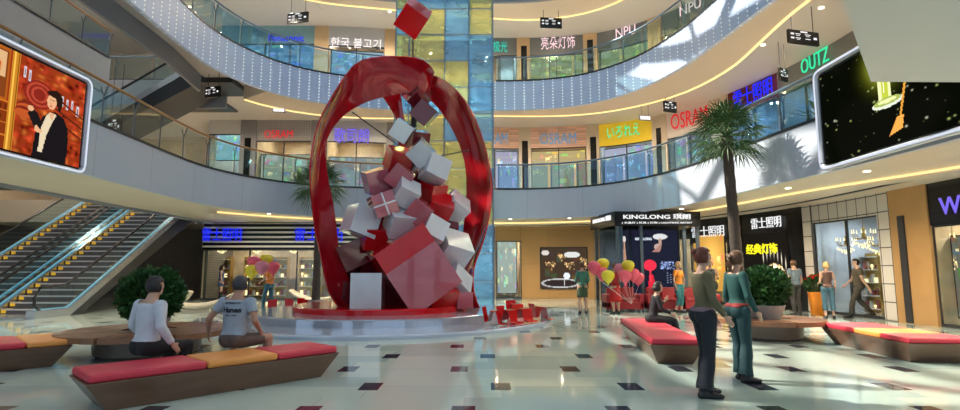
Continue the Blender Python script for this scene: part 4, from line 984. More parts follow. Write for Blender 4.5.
for k, (px, py, s_, Y, m, rot) in enumerate(BX):
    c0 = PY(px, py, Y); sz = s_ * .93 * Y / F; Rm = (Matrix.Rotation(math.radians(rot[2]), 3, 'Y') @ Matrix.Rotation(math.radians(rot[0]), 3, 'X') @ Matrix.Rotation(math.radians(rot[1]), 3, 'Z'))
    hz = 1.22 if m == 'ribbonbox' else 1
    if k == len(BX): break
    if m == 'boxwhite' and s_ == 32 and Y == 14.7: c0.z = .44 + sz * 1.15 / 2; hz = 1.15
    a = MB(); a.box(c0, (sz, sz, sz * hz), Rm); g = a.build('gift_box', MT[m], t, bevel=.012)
    if (px, py) == (383, 205):
        a = MB(); a.box(c0, (sz * .07, sz * 1.02, sz * 1.02), Rm); a.box(c0, (sz * 1.02, sz * 1.02, sz * .07), Rm); a.build('pale_bow_band', MT['boxwhite'], g)
    if m == 'ribbonbox':
        a = MB(); off_ = Rm @ Vector((0, 0, -.19 * sz)); a.box(Vector(c0) + off_, (sz * 1.015, sz * 1.015, sz * .86), Rm); a.build('pink_wrap', MT['pink'], g, label='dusty pink lower wrap of the large red box')
a = MB(); a.cyl(PY(413, 30, 16.2), PY(413, 66, 16.6), .025, n=8); a.cyl(PY(413, 60, 16.6), PY(416, 140, 16.9), .04, n=8); a.build('support_rod', MT['dark'], t)
a = MB(); a.cyl(PY(413, 70, 16.9), PY(413, 306, 16.9), .07, n=8)
for q, w_ in (((352, 112, 15.9), (402, 148, 16.6)), ((470, 150, 17.2), (430, 158, 16.8))): a.cyl(PY(*q), PY(*w_), .02, n=6)
a.build('support_frame', MT['dark'], t)

# small red folded seats on the platform
def folded_seat():
    t = thing('folded_seat', 'x', 'seat'); b = MB(); prof = [(-.38, .02), (-.20, .04), (-.12, .40), (.06, .42), (.14, .12), (.24, .10), (.32, .52)]; th = .035; n = len(prof); rings = []
    for x in (-.24, .24):
        pass
    up = [(y, z + th) for y, z in prof]; P = prof + up[::-1]; m = len(P)
    vs = [(-.24, y, z) for y, z in P] + [(.24, y, z) for y, z in P]
    fs = [(i, (i + 1) % m, m + (i + 1) % m, m + i) for i in range(m)] + [(i, m - 1 - i, m - 2 - i, i + 1) for i in range(n - 1)] + [(m + i, m + i + 1, 2 * m - 2 - i, 2 * m - 1 - i) for i in range(n - 1)]
    b.add(vs, fs); b.build('folded_sheet', MT['redgloss'], t, smooth='auto')
    return t
fs0 = None
for k, (px, py, rz, lb) in enumerate([(494, 325, 1.3, 'red folded seat at the platform edge, nearest the big boxes'), (509, 324, 1.0, 'red folded seat second from the big boxes'), (524, 322, .8, 'red folded seat third from the big boxes'), (516, 316, .6, 'red folded seat behind the others on the right of the platform'), (540, 320, 1.9, 'red folded seat at the outer right rim of the platform'),
        (289, 308, 3.4, 'red folded seat on the far left rim of the platform'), (303, 307, 3.0, 'red folded seat at the far side, just left of the ribbon'), (272, 309, 3.6, 'red folded seat at the outer left rim near the balloons')]):
    fs0 = fs0 or folded_seat(); o = fs0 if k == 0 else copy_tree(fs0); p = PZ(px, py, .1); o.location = p; o.rotation_euler = (0, 0, rz); o.scale = (.8,) * 3 if px > 400 else (.6,) * 3; tag(o, lb, 'seat', 'red folded seats on the platform')

# ------------------------------------------------------------------ benches
def bench(label, P0, P1, P2, h, segs, taper=.14, ch_=.09):
    """P0-P1 front top edge, P0-P2 end top edge (plan); segs: list of (fraction, material)"""
    P0, P1, P2 = Vector(P0[:2]), Vector(P1[:2]), Vector(P2[:2]); d = (P1 - P0); L_ = d.length; d.normalize(); n = Vector((-d.y, d.x))
    wv = (P2 - P0).dot(n); n = n if wv > 0 else -n; wd = abs(wv)
    t = thing('bench', label, 'bench', (P0.x + d.x * L_ / 2 + n.x * wd / 2, P0.y + d.y * L_ / 2 + n.y * wd / 2, 0), math.atan2(d.y, d.x))
    Q = lambda u, v, z: (P0.x + d.x * u + n.x * v, P0.y + d.y * u + n.y * v, z)
    b = MB(); hb = h - ch_; tp = taper; te = .22
    vs = [Q(te, tp, 0), Q(L_ - te, tp, 0), Q(L_ - te, wd - tp, 0), Q(te, wd - tp, 0), Q(0, 0, hb), Q(L_, 0, hb), Q(L_, wd, hb), Q(0, wd, hb)]
    b.add(vs, [(3, 2, 1, 0), (4, 5, 6, 7), (0, 1, 5, 4), (1, 2, 6, 5), (2, 3, 7, 6), (3, 0, 4, 7)]); b.build('body', MT['benchwood'], t, bevel=.01)
    u = 0.02
    for fr_, m in segs:
        u1 = u + fr_ * (L_ - .04); i_ = .02; b = MB(); vs = [Q(u + .004, i_, hb + .0), Q(u1 - .004, i_, hb), Q(u1 - .004, wd - i_, hb), Q(u + .004, wd - i_, hb), Q(u + .004, i_, h), Q(u1 - .004, i_, h), Q(u1 - .004, wd - i_, h), Q(u + .004, wd - i_, h)]
        b.add(vs, [(3, 2, 1, 0), (4, 5, 6, 7), (0, 1, 5, 4), (1, 2, 6, 5), (2, 3, 7, 6), (3, 0, 4, 7)]); b.build('seat_cushion', MT[m], t, bevel=.03, label='red seat cushion' if m == 'cushred' else 'orange seat cushion'); u = u1
    return t
BH = .40
bench('long tapered bench with red and orange cushions carrying the two people seated at the left', PZ(86, 376, BH), PZ(340, 346, BH), PZ(64, 367, BH), BH, [(.40, 'cushred'), (.30, 'cushorange'), (.30, 'cushred')], .1)
bench('low bench with red and orange cushions cut by the left picture edge', PZ(-60, 349, BH), PZ(74, 339, BH), PZ(-60, 340, BH), BH, [(.62, 'cushred'), (.38, 'cushorange')])
bench('short bench with a red cushion carrying the seated person in black', PZ(650, 339, BH), PZ(619, 318, BH), PZ(697, 336, BH), BH, [(.5, 'cushred'), (.5, 'cushred')])
bench('long bench with red, orange and red cushions by the tiled shop front', PZ(908, 338, BH), PZ(820, 322, BH), PZ(968, 337, BH), BH, [(.28, 'cushred'), (.30, 'cushorange'), (.42, 'cushred')])

# ------------------------------------------------------------------ ring benches with potted bushes
def ring_bench(label, c_, R_, r_, h):
    t = thing('ring_bench', label, 'bench', (c_[0], c_[1], 0)); n = 8
    for k in range(n):
        a0, a1 = 2 * PI * k / n + .02, 2 * PI * (k + 1) / n - .02; b = MB(); P = []
        for j in range(6): a = a0 + (a1 - a0) * j / 5; P.append((c_[0] + R_ * math.cos(a), c_[1] + R_ * math.sin(a)))
        for j in range(6): a = a1 + (a0 - a1) * j / 5; P.append((c_[0] + r_ * math.cos(a), c_[1] + r_ * math.sin(a)))
        b.prism(P, h - .09, h); b.build('seat_segment', MT['ringwood'], t)
    b = MB(); b.lathe([(R_ * .55, 0), (R_ * .60, .05), (R_ * .62, h - .09)], (*c_, 0), 40); b.lathe([(R_ * .25, h - .09), (r_ + .03, h - .08), (r_ + .03, h - .02), (.01, h - .02)], (*c_, 0), 32); b.build('pedestal', MT['ringbase'], t, smooth='auto')
    return t
def leaf_ball(c_, R_, n, rnd, sz=.07, squash=.9):
    b = MB()
    for k in range(n):
        d = Vector((rnd.gauss(0, 1), rnd.gauss(0, 1), rnd.gauss(0, 1))).normalized(); rr = R_ * (rnd.random() ** .28) * (1 + .12 * noise.noise(d * 2.3 + Vector(c_)))
        p = Vector(c_) + Vector((d.x * rr, d.y * rr, d.z * rr * squash)); q = (d + Vector((rnd.uniform(-.7, .7), rnd.uniform(-.7, .7), rnd.uniform(-.3, .9)))).normalized()
        s_ = sz * rnd.uniform(.7, 1.4); side = q.cross(Vector((rnd.random(), rnd.random(), rnd.random()))).normalized() * s_ * .32; nrm = q.cross(side).normalized() * s_ * .12
        b.add([p, p + q * s_ * .5 + side + nrm, p + q * s_, p + q * s_ * .5 - side + nrm], [(0, 1, 2), (0, 2, 3)])
    return b
def potted_shrub(label, c_, z0, potr, poth, R_, seed, n=2600, potm='pot'):
    t = thing('potted_shrub', label, 'plant', (c_[0], c_[1], z0)); b = MB(); b.lathe([(potr * .72, z0), (potr * .8, z0 + .03), (potr, z0 + poth - .05), (potr * 1.05, z0 + poth), (potr * .94, z0 + poth), (potr * .9, z0 + poth - .06), (.01, z0 + poth - .06)], (*c_, 0), 32); b.build('pot', MT[potm], t, smooth='auto')
    rnd = random.Random(seed); b = MB(); top = z0 + poth + R_ * .8
    for k in range(7):
        a = k * .9; b.tube([(c_[0], c_[1], z0 + poth - .08), (c_[0] + .1 * math.cos(a), c_[1] + .1 * math.sin(a), top - R_ * .4), (c_[0] + R_ * .5 * math.cos(a), c_[1] + R_ * .5 * math.sin(a), top + .1)], [.02, .015, .006], 5)
    b.build('stems', MT['bark'], t); leaf_ball((c_[0], c_[1], top), R_, n, rnd, .11).build('foliage', MT['leaf'], t); return t
RL = PZ(150, 329, .42); ring_bench('round wooden ring bench behind the person in a white shirt', (RL.x, RL.y), 1.36, .42, .42)
potted_shrub('round dark green bush on the ring bench before the escalators', (RL.x - .02, RL.y), .40, .32, .22, .49, 3)
RR = PZ(767, 318, .42); ring_bench('round wooden ring bench at the end of the long red bench', (RR.x, RR.y), 1.12, .45, .42)
potted_shrub('round dark green bush on the ring bench behind the person in teal', (RR.x, RR.y + .05), .40, .38, .30, .46, 4)
p = PZ(811, 309, 0)
t = potted_shrub('orange pot of red flowers against the black shop front', (10.9, 17.7), 0, .26, .75, .30, 8, 500, 'orangepot')
rnd = random.Random(4); b = MB()
for k in range(60): a, r = rnd.random() * 6.28, .3 * rnd.random() ** .5; b.ell((10.9 + r * math.cos(a), 17.7 + r * math.sin(a), 1.0 + .26 * math.sqrt(max(0, 1 - (r / .33) ** 2)) + .03), (.035, .035, .025), n=6, m=4)
b.build('flowers', MT['redgloss'], t)

# ------------------------------------------------------------------ palms
def palm(label, x, y, h, R_, seed, lean=-.15):
    t = thing('palm_tree', label, 'palm tree', (x, y, 0)); rnd = random.Random(seed)
    b = MB(); P = []; rr = []
    for k in range(26):
        u = k / 25; P.append((x + lean * u, y, h * u)); rr.append(.12 + .05 * (1 - u) ** 3 + .012 * (k % 2) + (.03 if u > .9 else 0))
    b.tube(P, rr, 12); b.build('trunk', MT['trunk'], t, smooth=True)
    b = MB(); b.lathe([(.24, .0), (.30, .35), (.27, .35), (.25, .30), (.01, .30)], (x, y, 0), 28); b.build('planter', MT['pot'], t)
    top = Vector((x + lean, y, h))
    for k in range(44):
        az = k * 2.399 + rnd.uniform(-.2, .2); el = math.radians(85 - 130 * (k / 44) ** .9 + rnd.uniform(-8, 8)); d = Vector((math.cos(az) * math.cos(el), math.sin(az) * math.cos(el), math.sin(el)))
        b = MB(); pl = R_ * .45; tip = top + d * pl; b.tube([top, top + d * pl * .5 + Vector((0, 0, .02)), tip], [.014, .010, .007], 4)
        up = d.cross(Vector((-d.y, d.x, 0)).normalized()).normalized() if abs(d.z) < .99 else Vector((1, 0, 0)); side = up.cross(d).normalized()
        m = 15
        for j in range(m):
            f_ = (j - (m - 1) / 2) / (m - 1) * math.radians(210); dirv = (d * math.cos(f_) + side * math.sin(f_)).normalized(); ln = R_ * .6 * (1 - .25 * abs(f_) / 1.8) * rnd.uniform(.9, 1.08)
            sv = dirv.cross(up).normalized() * .021; m1 = tip + dirv * ln * .55 + up * .015; e_ = tip + dirv * ln - Vector((0, 0, ln * .22))
            b.add([tip, m1 + sv, e_, m1 - sv, m1 + up * .012], [(0, 1, 4), (1, 2, 4), (2, 3, 4), (3, 0, 4)])
        b.build('frond', MT['palmleaf'], t)
    return t
palm('tall fan palm beside the corner kiosk, crown before the white fascia', 6.40, 13.4, 4.80, 1.15, 1)
palm('fan palm standing behind the left strand of the red ribbon', -6.15, 20.5, 4.65, 1.25, 2, .0)
def small_plant(label, loc, R_, seed):
    t = thing('potted_palm', label, 'plant', loc); b = MB(); b.lathe([(.14, 0), (.18, .3), (.16, .3), (.01, .27)], loc, 16); b.build('pot', MT['pot'], t); rnd = random.Random(seed); b = MB()
    for k in range(40):
        az = rnd.random() * 6.28; el = rnd.uniform(.3, 1.4); d = Vector((math.cos(az) * math.cos(el), math.sin(az) * math.cos(el), math.sin(el))); s_ = Vector((-d.y, d.x, 0)).normalized() * .03; p0 = Vector(loc) + Vector((0, 0, .3))
        b.add([p0, p0 + d * R_ * .5 + s_, p0 + d * R_ - Vector((0, 0, .1)), p0 + d * R_ * .5 - s_], [(0, 1, 2, 3)])
    b.build('fronds', MT['palmleaf'], t)
p = PY(667, 38, 19.6); small_plant('leafy green plant behind the top gallery rail', (p.x + .5, p.y, 9.52), .95, 3)
p = PY(299, 172, 22.7); small_plant('leafy green plant in the middle gallery near the left palm', (p.x, p.y, 4.75), .8, 5)
small_plant('spiky plant behind the middle gallery rail beside the large black screen', (8.5, 13.0, 4.75), .9, 6)

# ------------------------------------------------------------------ balloons
bp = None
def balloon(p, m, label, group, anchor):
    t = thing('balloon', label, 'balloon', p, 0, group); r = .19
    b = MB(); b.lathe([(.002, -.25), (.03, -.24), (.018, -.215), (.06, -.18), (.13, -.09), (.175, .02), (.18, .09), (.15, .16), (.09, .205), (.002, .22)], p, 20); b.v = [((v[0] - p[0]) * 1.18 + p[0], (v[1] - p[1]) * 1.18 + p[1], (v[2] - p[2]) * 1.02 + p[2]) for v in b.v]; b.build('envelope', MT[m], t, smooth=True)
    b = MB(); b.tube([(p[0], p[1], p[2] - .24), ((p[0] + anchor[0]) / 2, (p[1] + anchor[1]) / 2, (p[2] - .24 + anchor[2]) / 2 - .03), anchor], .004, 4); b.build('string', MT['string'], t)
nm = {'bala': 'pink', 'balb': 'yellow', 'balc': 'rose'}
A_ = (-6.75, 17.3, 1.15)
for k, (px, py, Y, m, w_) in enumerate([(252, 272, 17.0, 'balb', 'low at the left of the cluster held by the person in orange'), (254, 263, 17.3, 'bala', 'upper left in the cluster held by the person in orange'), (262, 268, 16.8, 'balc', 'in front of the cluster held by the person in orange'), (266, 261, 17.6, 'balb', 'topmost of the cluster held by the person in orange'), (273, 268, 17.7, 'bala', 'behind the head of the person in orange')]):
    balloon(PY(px, py, Y), m, nm[m] + ' balloon ' + w_, 'balloons near the striped shop', A_)
for k, (px, py, Y, m, w_) in enumerate([(594, 268, 18.0, 'bala', 'leftmost of the cluster by the kiosk'), (603, 265, 18.3, 'balb', 'high between the green suit and the red skirt'), (602, 274, 18.0, 'bala', 'under the high yellow one beside the green suit'), (608, 277, 17.6, 'balb', 'low behind the shoulder of the red skirt wearer'), (620, 270, 18.2, 'balc', 'right behind the head of the red skirt wearer'), (628, 267, 18.0, 'balb', 'topmost at the right of the red skirt wearer'), (625, 277, 17.7, 'bala', 'low and near, right of the red skirt wearer'), (633, 275, 18.1, 'bala', 'lower right, in front of the kiosk glass'), (638, 279, 18.3, 'bala', 'rightmost and lowest beside the kiosk poster')]):
    q = PY(px, py, Y); balloon(q, m, nm[m] + ' balloon ' + w_, 'balloons in front of the kiosk', (4.95, 17.9, .35))

# ------------------------------------------------------------------ hanging direction signs
def hanging_sign(label, c_, wd, hg, rz, ceil, rods=True, lit=False):
    t = thing('hanging_sign', label, 'hanging sign', c_, rz); Rz = Matrix.Rotation(rz, 3, 'Z'); Cc = Vector(c_)
    b = MB(); b.box(Cc, (wd, .08, hg), Rz); b.build('sign_box', MT['whiteneon' if lit else 'black'], t, bevel=.01)
    b = MB()
    if lit: b.box(Cc, (wd + .06, .05, hg + .06), Rz)
    for sx in (-.35, .35):
        q = Cc + Rz @ Vector((sx * wd, 0, hg / 2)); b.cyl(q, (q.x, q.y, ceil), .012, n=6)
    b.build('hanging_rods', MT['dark'], t)
    if not lit:
        b = MB(); rnd = random.Random(int(c_[0] * 100)); sy = -.045
        for i, (u, v, w_, h_) in enumerate([(-.38, .18, .10, .12), (-.38, -.12, .10, .12), (-.2, .2, .16, .05), (-.2, .08, .12, .03), (-.2, -.1, .16, .05), (-.2, -.2, .10, .03), (.12, .2, .18, .05), (.12, .08, .12, .03), (.12, -.12, .16, .05), (.36, -.02, .10, .16), (0, .38, .22, .10)]):
            if abs(v) * 1 > .45: continue
            b.box(Cc + Rz @ Vector((u * wd, sy, v * hg)), (w_ * wd, .006, h_ * hg), Rz)
        b.build('pictograms', MT['whitelet'], t)
def yaw(p): return math.atan2(-p[0], p[1]) * .0
hs = [(298, 18, 23.0, 1.05, .48, -.25, 13.95, 'black direction sign hanging in the top gallery left of the sculpture'), (551, 23, 23.4, 1.0, .48, .1, 13.95, 'black direction sign below the round ceiling lamp'),
      (670, 107, 21.0, .62, .45, .35, 8.95, 'small black direction sign above the red letters by the palm'), (803, 38, 14.6, 1.05, .40, .25, 8.95, 'large black direction sign hanging above the large black screen'),
      (783, 75, 17.2, .5, .42, .6, 8.95, 'small square black sign near the maroon header'), (213, 92, 20.0, .70, .42, -.3, 8.95, 'black direction sign hanging before the dark triangle'), (115, 127, 19.2, .70, .60, -.4, 8.95, 'black sign shape imitating a reflection in the rail glass beside the orange screen'), (186, 95, 21.4, .5, .30, -.3, 8.95, 'small black sign hanging left of the dark triangle')]  # the one beside the orange screen stands in for a rail glass reflection
for px, py, Y, wd, hg, rz, cz, lb in hs:
    q = PY(px, py, Y); q.z = min(q.z, cz - hg / 2 - .05); hanging_sign(lb, tuple(q), wd, hg, rz, cz)
for px, py, Y, lb in ((645, 118, 22.5, 'white lit exit box hanging before the mustard header'), (279, 110, 22.5, 'white lit exit box hanging left of the red ribbon')):
    q = PY(px, py, Y); q.z = min(q.z, 8.6); hanging_sign(lb, tuple(q), .46, .16, .15, 8.95, lit=True)
q = PZ(552, 16, 13.9); b = MB(); b.lathe([(.34, -.04), (.36, 0), (.36, .03)], q, 32); o = b.build('ceiling_lamp', MT['downlight']); tag(o, 'round white ceiling lamp above the top gallery sign', 'ceiling lamp')
q = PZ(350, 4, 13.9); b = MB(); b.lathe([(1.5, -.03), (1.6, 0), (1.6, .04)], (q.x, q.y, 13.9), 48); struct(b, 'trim_round_ceiling_disc', MT['soffit_up'])

# ------------------------------------------------------------------ display shelves in the shops
def make_shelf():
    t = thing('display_shelf', 'x', 'shelf'); b = MB()
    for x in (-.58, .58): b.box((x, 0, 1.05), (.04, .36, 2.1))
    b.box((0, .17, 1.05), (1.16, .02, 2.1)); b.build('frame', MT['gold'], t)
    for k in range(5): b = MB(); b.box((0, 0, .12 + k * .46), (1.12, .34, .03)); b.build('shelf_board', MT['white'], t)
    b = MB(); r = random.Random(5)
    for k in range(4):
        for j in range(6):
            h = r.uniform(.12, .3); x = -.46 + j * .185; z = .135 + k * .46
            if r.random() < .5: b.lathe([(.03, 0), (.015, h * .4), (.06, h * .5), (.04, h)], (x, 0, z), 8, mi=j % 3)
            else: b.box((x, 0, z + h / 2), (.10, .12, h), mi=(j + k) % 3)
    b.build('merchandise', [MT['crystal'], MT['pink'], MT['boxwhite']], t)['kind'] = 'stuff'; return t
sh = None
spots = [(0, 196, 1.9, 'beside the striped column'), (0, 240, 1.9, 'behind the balloons of the striped shop'), (0, 262, 1.9, 'at the middle of the striped shop'), (0, 300, 1.9, 'near the palm inside the striped shop'), (0, 335, 1.9, 'behind the left ribbon strand'),
  (0, 826, 1.7, 'at the left inside the tiled shop window'), (0, 842, 1.9, 'behind the person in a brown vest top'), (0, 864, 1.9, 'at the right inside the tiled shop window'), (0, 505, 1.2, 'by the glass tower at ground level'), (0, 950, 1.5, 'in the shop at the far right edge'),
  (1, 270, 1.5, 'under the red lettering in the grey shop'), (1, 345, 1.5, 'under the violet lettering'), (1, 545, 1.5, 'left one under the blue lettered peach header'), (1, 575, 1.5, 'right one under the blue lettered peach header'), (1, 612, 1.5, 'left one under the mustard header'), (1, 642, 1.5, 'right one under the mustard header'), (1, 690, 1.5, 'under the white header by the palm'), (1, 505, 1.3, 'under the peach header next to the tower'),
  (2, 550, 1.5, 'in the top gallery under the four rose white characters'), (2, 620, 1.5, 'in the top gallery under the three letter sign')]
for k, (lv, px, o_, wh) in enumerate(spots):
    sh = sh or make_shelf(); o = sh if k == 0 else copy_tree(sh); s_ = Ws(px, LV[lv][0] + 1); p, n = Wat(s_); p = p + n * o_; o.location = (p.x, p.y, LV[lv][0] + (.03 if lv == 0 else 0)); o.scale = (.8, .8, .95) if 810 < px < 890 else (1, 1, 1); o.rotation_euler = (0, 0, math.atan2(-n.x, n.y)); tag(o, 'stocked gold framed display shelf ' + wh, 'shelf', 'display shelves in the shops')
# pale lounge pieces on the floor before the striped shop
def lounge(label, px, py, rz, ln):
    p = PZ(px, py, 0); t = thing('lounge_bench', label, 'bench', p, rz); b = MB(); Rz = Matrix.Rotation(rz, 3, 'Z'); rings = []
    for k in range(15):
        u = k / 14 * 2 - 1; z = .22 + .38 * abs(u) ** 2.2; hw = .36 * (1 - .35 * u * u); hz = .07 + .05 * (1 - u * u)
        rings.append([p + Rz @ Vector((u * ln / 2, hw * math.cos(a), z + hz * math.sin(a))) for a in [2 * PI * j / 12 for j in range(12)]])
    b.loft(rings); b.build('shell', MT['lounge'], t, smooth=True); b = MB(); b.prism([tuple((p + Rz @ Vector((x, y, 0)))[:2]) for x, y in ((-ln * .2, -.2), (ln * .2, -.2), (ln * .2, .2), (-ln * .2, .2))], 0, .2); b.build('foot_block', MT['lounge'], t)
MT['lounge'] = mat('pale_cream_shell', (.50, .44, .33), .3, nz=.06)
lounge('pale curved lounge bench between the two ring bench sitters', 195, 313, .3, 2.3); lounge('pale curved lounge bench on the floor near the palm', 318, 306, -.2, 2.4); lounge('pale curved lounge bench beside the bush and escalators', 172, 307, -.5, 1.9)

# ================================================================== PEOPLE
SK = mat('skin', (.50, .30, .21), .5, nz=.05); SKD = mat('tan_skin', (.40, .22, .15), .5, nz=.05)
HAIR = {'black': mat('black_hair', (.012, .010, .010), .45, nz=.2, nscale=20), 'auburn': mat('auburn_hair', (.10, .022, .012), .45, nz=.3, nscale=20), 'brown': mat('brown_hair', (.10, .045, .02), .45, nz=.3, nscale=20), 'blond': mat('blond_hair', (.42, .28, .12), .45, nz=.3, nscale=20), 'grey': mat('dark_grey_hair', (.035, .035, .04), .45, nz=.3, nscale=20)}
CM = {}
def cloth(c, name=None):
    if c not in CM: CM[c] = mat(name or 'cloth_%d' % (len(CM) + 1), c, .75, nz=.18, nscale=9, bump=.25)
    return CM[c]
SHOE = mat('dark_shoe', (.015, .014, .016), .35, nz=.1); EYE = mat('eye_dark', (.02, .015, .012), .2); LIP = mat('lip', (.35, .09, .08), .4); EYEW = mat('eye_white', (.7, .7, .68), .3)
def evalmesh(mb, vox, sm=6):
    me = bpy.data.meshes.new('body'); me.from_pydata(mb.v, [], mb.f); o = bpy.data.objects.new('body', me); COL.objects.link(o)
    r = o.modifiers.new('r', 'REMESH'); r.mode = 'VOXEL'; r.voxel_size = vox
    s_ = o.modifiers.new('s', 'SMOOTH'); s_.factor = .5; s_.iterations = sm
    bpy.context.view_layer.update(); m2 = bpy.data.meshes.new_from_object(o.evaluated_get(bpy.context.evaluated_depsgraph_get()))
    bpy.data.objects.remove(o); bpy.data.meshes.remove(me)
    V = np.empty(len(m2.vertices) * 3); m2.vertices.foreach_get('co', V); V = V.reshape(-1, 3)
    NN = np.empty(len(m2.vertices) * 3); m2.vertices.foreach_get('normal', NN); NN = NN.reshape(-1, 3)
    Fc = [tuple(p.vertices) for p in m2.polygons]; return V, NN, Fc, m2
def person(name_label, loc, heading, H=1.70, female=False, pose=None, top=(.3, .3, .3), sleeve='long', bottom=(.1, .1, .1), legs='trousers', hair='black', style='short', skin=SK, vox=.016, shoes=SHOE, flare=0.0, skirt=None, tophem=.96, spine=None, hand_l=None, group=None, belt=None, shoehigh=.0):
    K = H / 1.72
    sw = .146 if female else .19; hw = .095
    J = dict(pel=(0, 0, .95), wst=(0, .005, 1.08), chs=(0, 0, 1.27), nkb=(0, -.015, 1.44), nkt=(0, .01, 1.52), hed=(0, .025, 1.615))
    for s_, q in ((-1, 'l'), (1, 'r')):
        J.update({'sh' + q: (s_ * sw, -.01, 1.40), 'el' + q: (s_ * (sw + .055), -.03, 1.12), 'wr' + q: (s_ * (sw + .065), .05, .88),
                  'hp' + q: (s_ * hw, 0, .92), 'kn' + q: (s_ * (hw + .01), .02, .50), 'an' + q: (s_ * (hw + .01), -.03, .085)})
    for k, v in (pose or {}).items(): J[k] = v
    J = {k: Vector(v) for k, v in J.items()}
    # lateral / forward of torso
    lat = (J['shr'] - J['shl']).normalized(); lath = (J['hpr'] - J['hpl']).normalized()
    b = MB(); P = [J['pel'] - (J['wst'] - J['pel']).normalized() * .09, J['pel'], J['wst'], J['chs'], J['chs'].lerp(J['nkb'], .72), J['nkb'], J['nkt']]
    RX = [.10, .158, .102, .122, .130, .060, .048] if female else [.10, .155, .142, .165, .17, .08, .062]
    RY = [.085, .112, .080, .098, .086, .055, .050] if female else [.085, .11, .10, .118, .10, .07, .06]
    rings = []
    # denser loft
    Q = []
    for i in range(len(P) - 1):
        for k in range(4): t = k / 4; t2 = t * t * (3 - 2 * t); Q.append((P[i].lerp(P[i + 1], t), RX[i] * (1 - t2) + RX[i + 1] * t2, RY[i] * (1 - t2) + RY[i + 1] * t2, i + t))
    Q.append((P[-1], RX[-1], RY[-1], 6))
    for i, (p, rx, ry, u) in enumerate(Q):
        d = (Q[min(i + 1, len(Q) - 1)][0] - Q[max(i - 1, 0)][0]).normalized(); l_ = lath.lerp(lat, min(1, u / 4)); l_ = (l_ - d * l_.dot(d)).normalized(); f_ = d.cross(l_).normalized()
        if f_.dot(Vector((0, 1, 0))) < 0 and abs(f_.y) > .3: f_ = -f_
        rings.append([p + l_ * rx * math.cos(a) + f_ * ry * math.sin(a) for a in [2 * PI * k / 16 for k in range(16)]])
    b.loft(rings)
    tf = (J['nkb'] - J['pel']).normalized(); fw = tf.cross(lat).normalized() * -1
    if fw.y < 0: fw = -fw
    if female:
        for s_ in (-1, 1): b.ell(J['chs'] + lat * s_ * .07 + fw * .075 + tf * .01, (.062, .06, .065))
    # buttocks
    ph = (J['pel'] + (J['hpl'] + J['hpr']) / 2) / 2
    for s_ in (-1, 1): b.ell(ph + lath * s_ * .07 - fw * .05, (.085, .085, .095))
    def limb(a, c, r0, r1, bulge=0, n=10, at=.3):
        a, c = Vector(a), Vector(c); d = c - a; rr = []; pp = []
        for k in range(9): t = k / 8; pp.append(a + d * t); rr.append(r0 * (1 - t) + r1 * t + bulge * math.exp(-((t - at) / .2) ** 2))
        b.tube(pp, rr, n); b.ell(a, (r0,) * 3, n=n, m=6); b.ell(c, (r1,) * 3, n=n, m=6)
    f_ = .80 if female else 1.0
    for q, s_ in (('l', -1), ('r', 1)):
        limb(J['hp' + q], J['kn' + q], .088, .056); limb(J['kn' + q], J['an' + q], .054, .036, .014)
        b.ell(J['sh' + q], (.058 * f_,) * 3); limb(J['chs'].lerp(J['nkb'], .75), J['sh' + q], .06, .055 * f_)
        limb(J['sh' + q], J['el' + q], .053 * f_, .039 * f_, .004); limb(J['el' + q], J['wr' + q], .040 * f_, .026 * f_, .005)
        # foot
        tdir = (pose or {}).get('toe' + q, None); tdir = Vector(tdir) if tdir else Vector((s_ * .15, 1, -.0)); tdir = tdir.normalized() if tdir.length else Vector((0, 1, 0))
        an = J['an' + q]; z0 = an.z - .085
        heel = an - Vector((tdir.x, tdir.y, 0)) * .035; sole = Vector((0, 0, -.05)); 
        pp = [heel + sole, an + tdir * .06 + sole * .98, an + tdir * .13 + sole * 1.15, an + tdir * .185 + sole * 1.2]
        b.tube(pp, [.036, .038, .034, .02], 8); b.ell(pp[0], (.036,) * 3); b.ell(pp[3], (.024, .03, .02)); b.tube([an, an + tdir * .05 + sole * .9], [.038, .036], 8)
        J['toe' + q] = pp[3]; J['heel' + q] = pp[0]
        # hand
        wd = (J['wr' + q] - J['el' + q]).normalized(); hd = (pose or {}).get('hd' + q, None); hd = Vector(hd).normalized() if hd else (wd + Vector((0, .15, -.05))).normalized()
        out = lat * s_; pn = (out - hd * out.dot(hd)).normalized(); ac = hd.cross(pn).normalized()        # pn: back of hand side, ac: across the palm
        if ac.dot(fw) < 0: ac = -ac
        w0 = J['wr' + q]; pc = w0 + hd * .05
        Rm = Matrix((ac, pn, hd)).transposed(); b.ell(pc, (.040, .017, .052), Rm); J['hand' + q] = w0 + hd * .09
        for k, (o_, ln) in enumerate(((.030, .075), (.011, .085), (-.009, .078), (-.028, .062))):
            k0 = w0 + hd * .085 + ac * o_; k1 = k0 + hd * ln * .45 - pn * .006; k2 = k1 + (hd - pn * .45).normalized() * ln * .35; k3 = k2 + (hd - pn * 1.0).normalized() * ln * .28
            r = max(.0085, vox * .62); b.tube([k0 - hd * .03, k0, k1, k2, k3], [r, r, r * .95, r * .9, r * .8], 6)
        th0 = w0 + hd * .025 + ac * .028; b.tube([th0, th0 + (hd * .6 + ac * .7 - pn * .2).normalized() * .035, th0 + (hd * .9 + ac * .45 - pn * .35).normalized() * .068], [.012, .011, .009], 6)
    # head
    hc = J['hed']; hx = (pose or {}).get('face', (0, 1, 0)); hf = Vector(hx).normalized(); hu = Vector((0, 0, 1)); hl = hf.cross(hu).normalized(); hu = hl.cross(hf).normalized()
    Rh = Matrix((hl, hf, hu)).transposed()
    G = lambda x, y, z: hc + hl * x + hf * y + hu * z
    b.ell(G(0, -.008, .02), (.073, .092, .095), Rh, 16, 12); b.ell(G(0, .028, -.045), (.052, .058, .062), Rh, 12, 10); b.ell(G(0, .066, -.078), (.022, .018, .018), Rh)
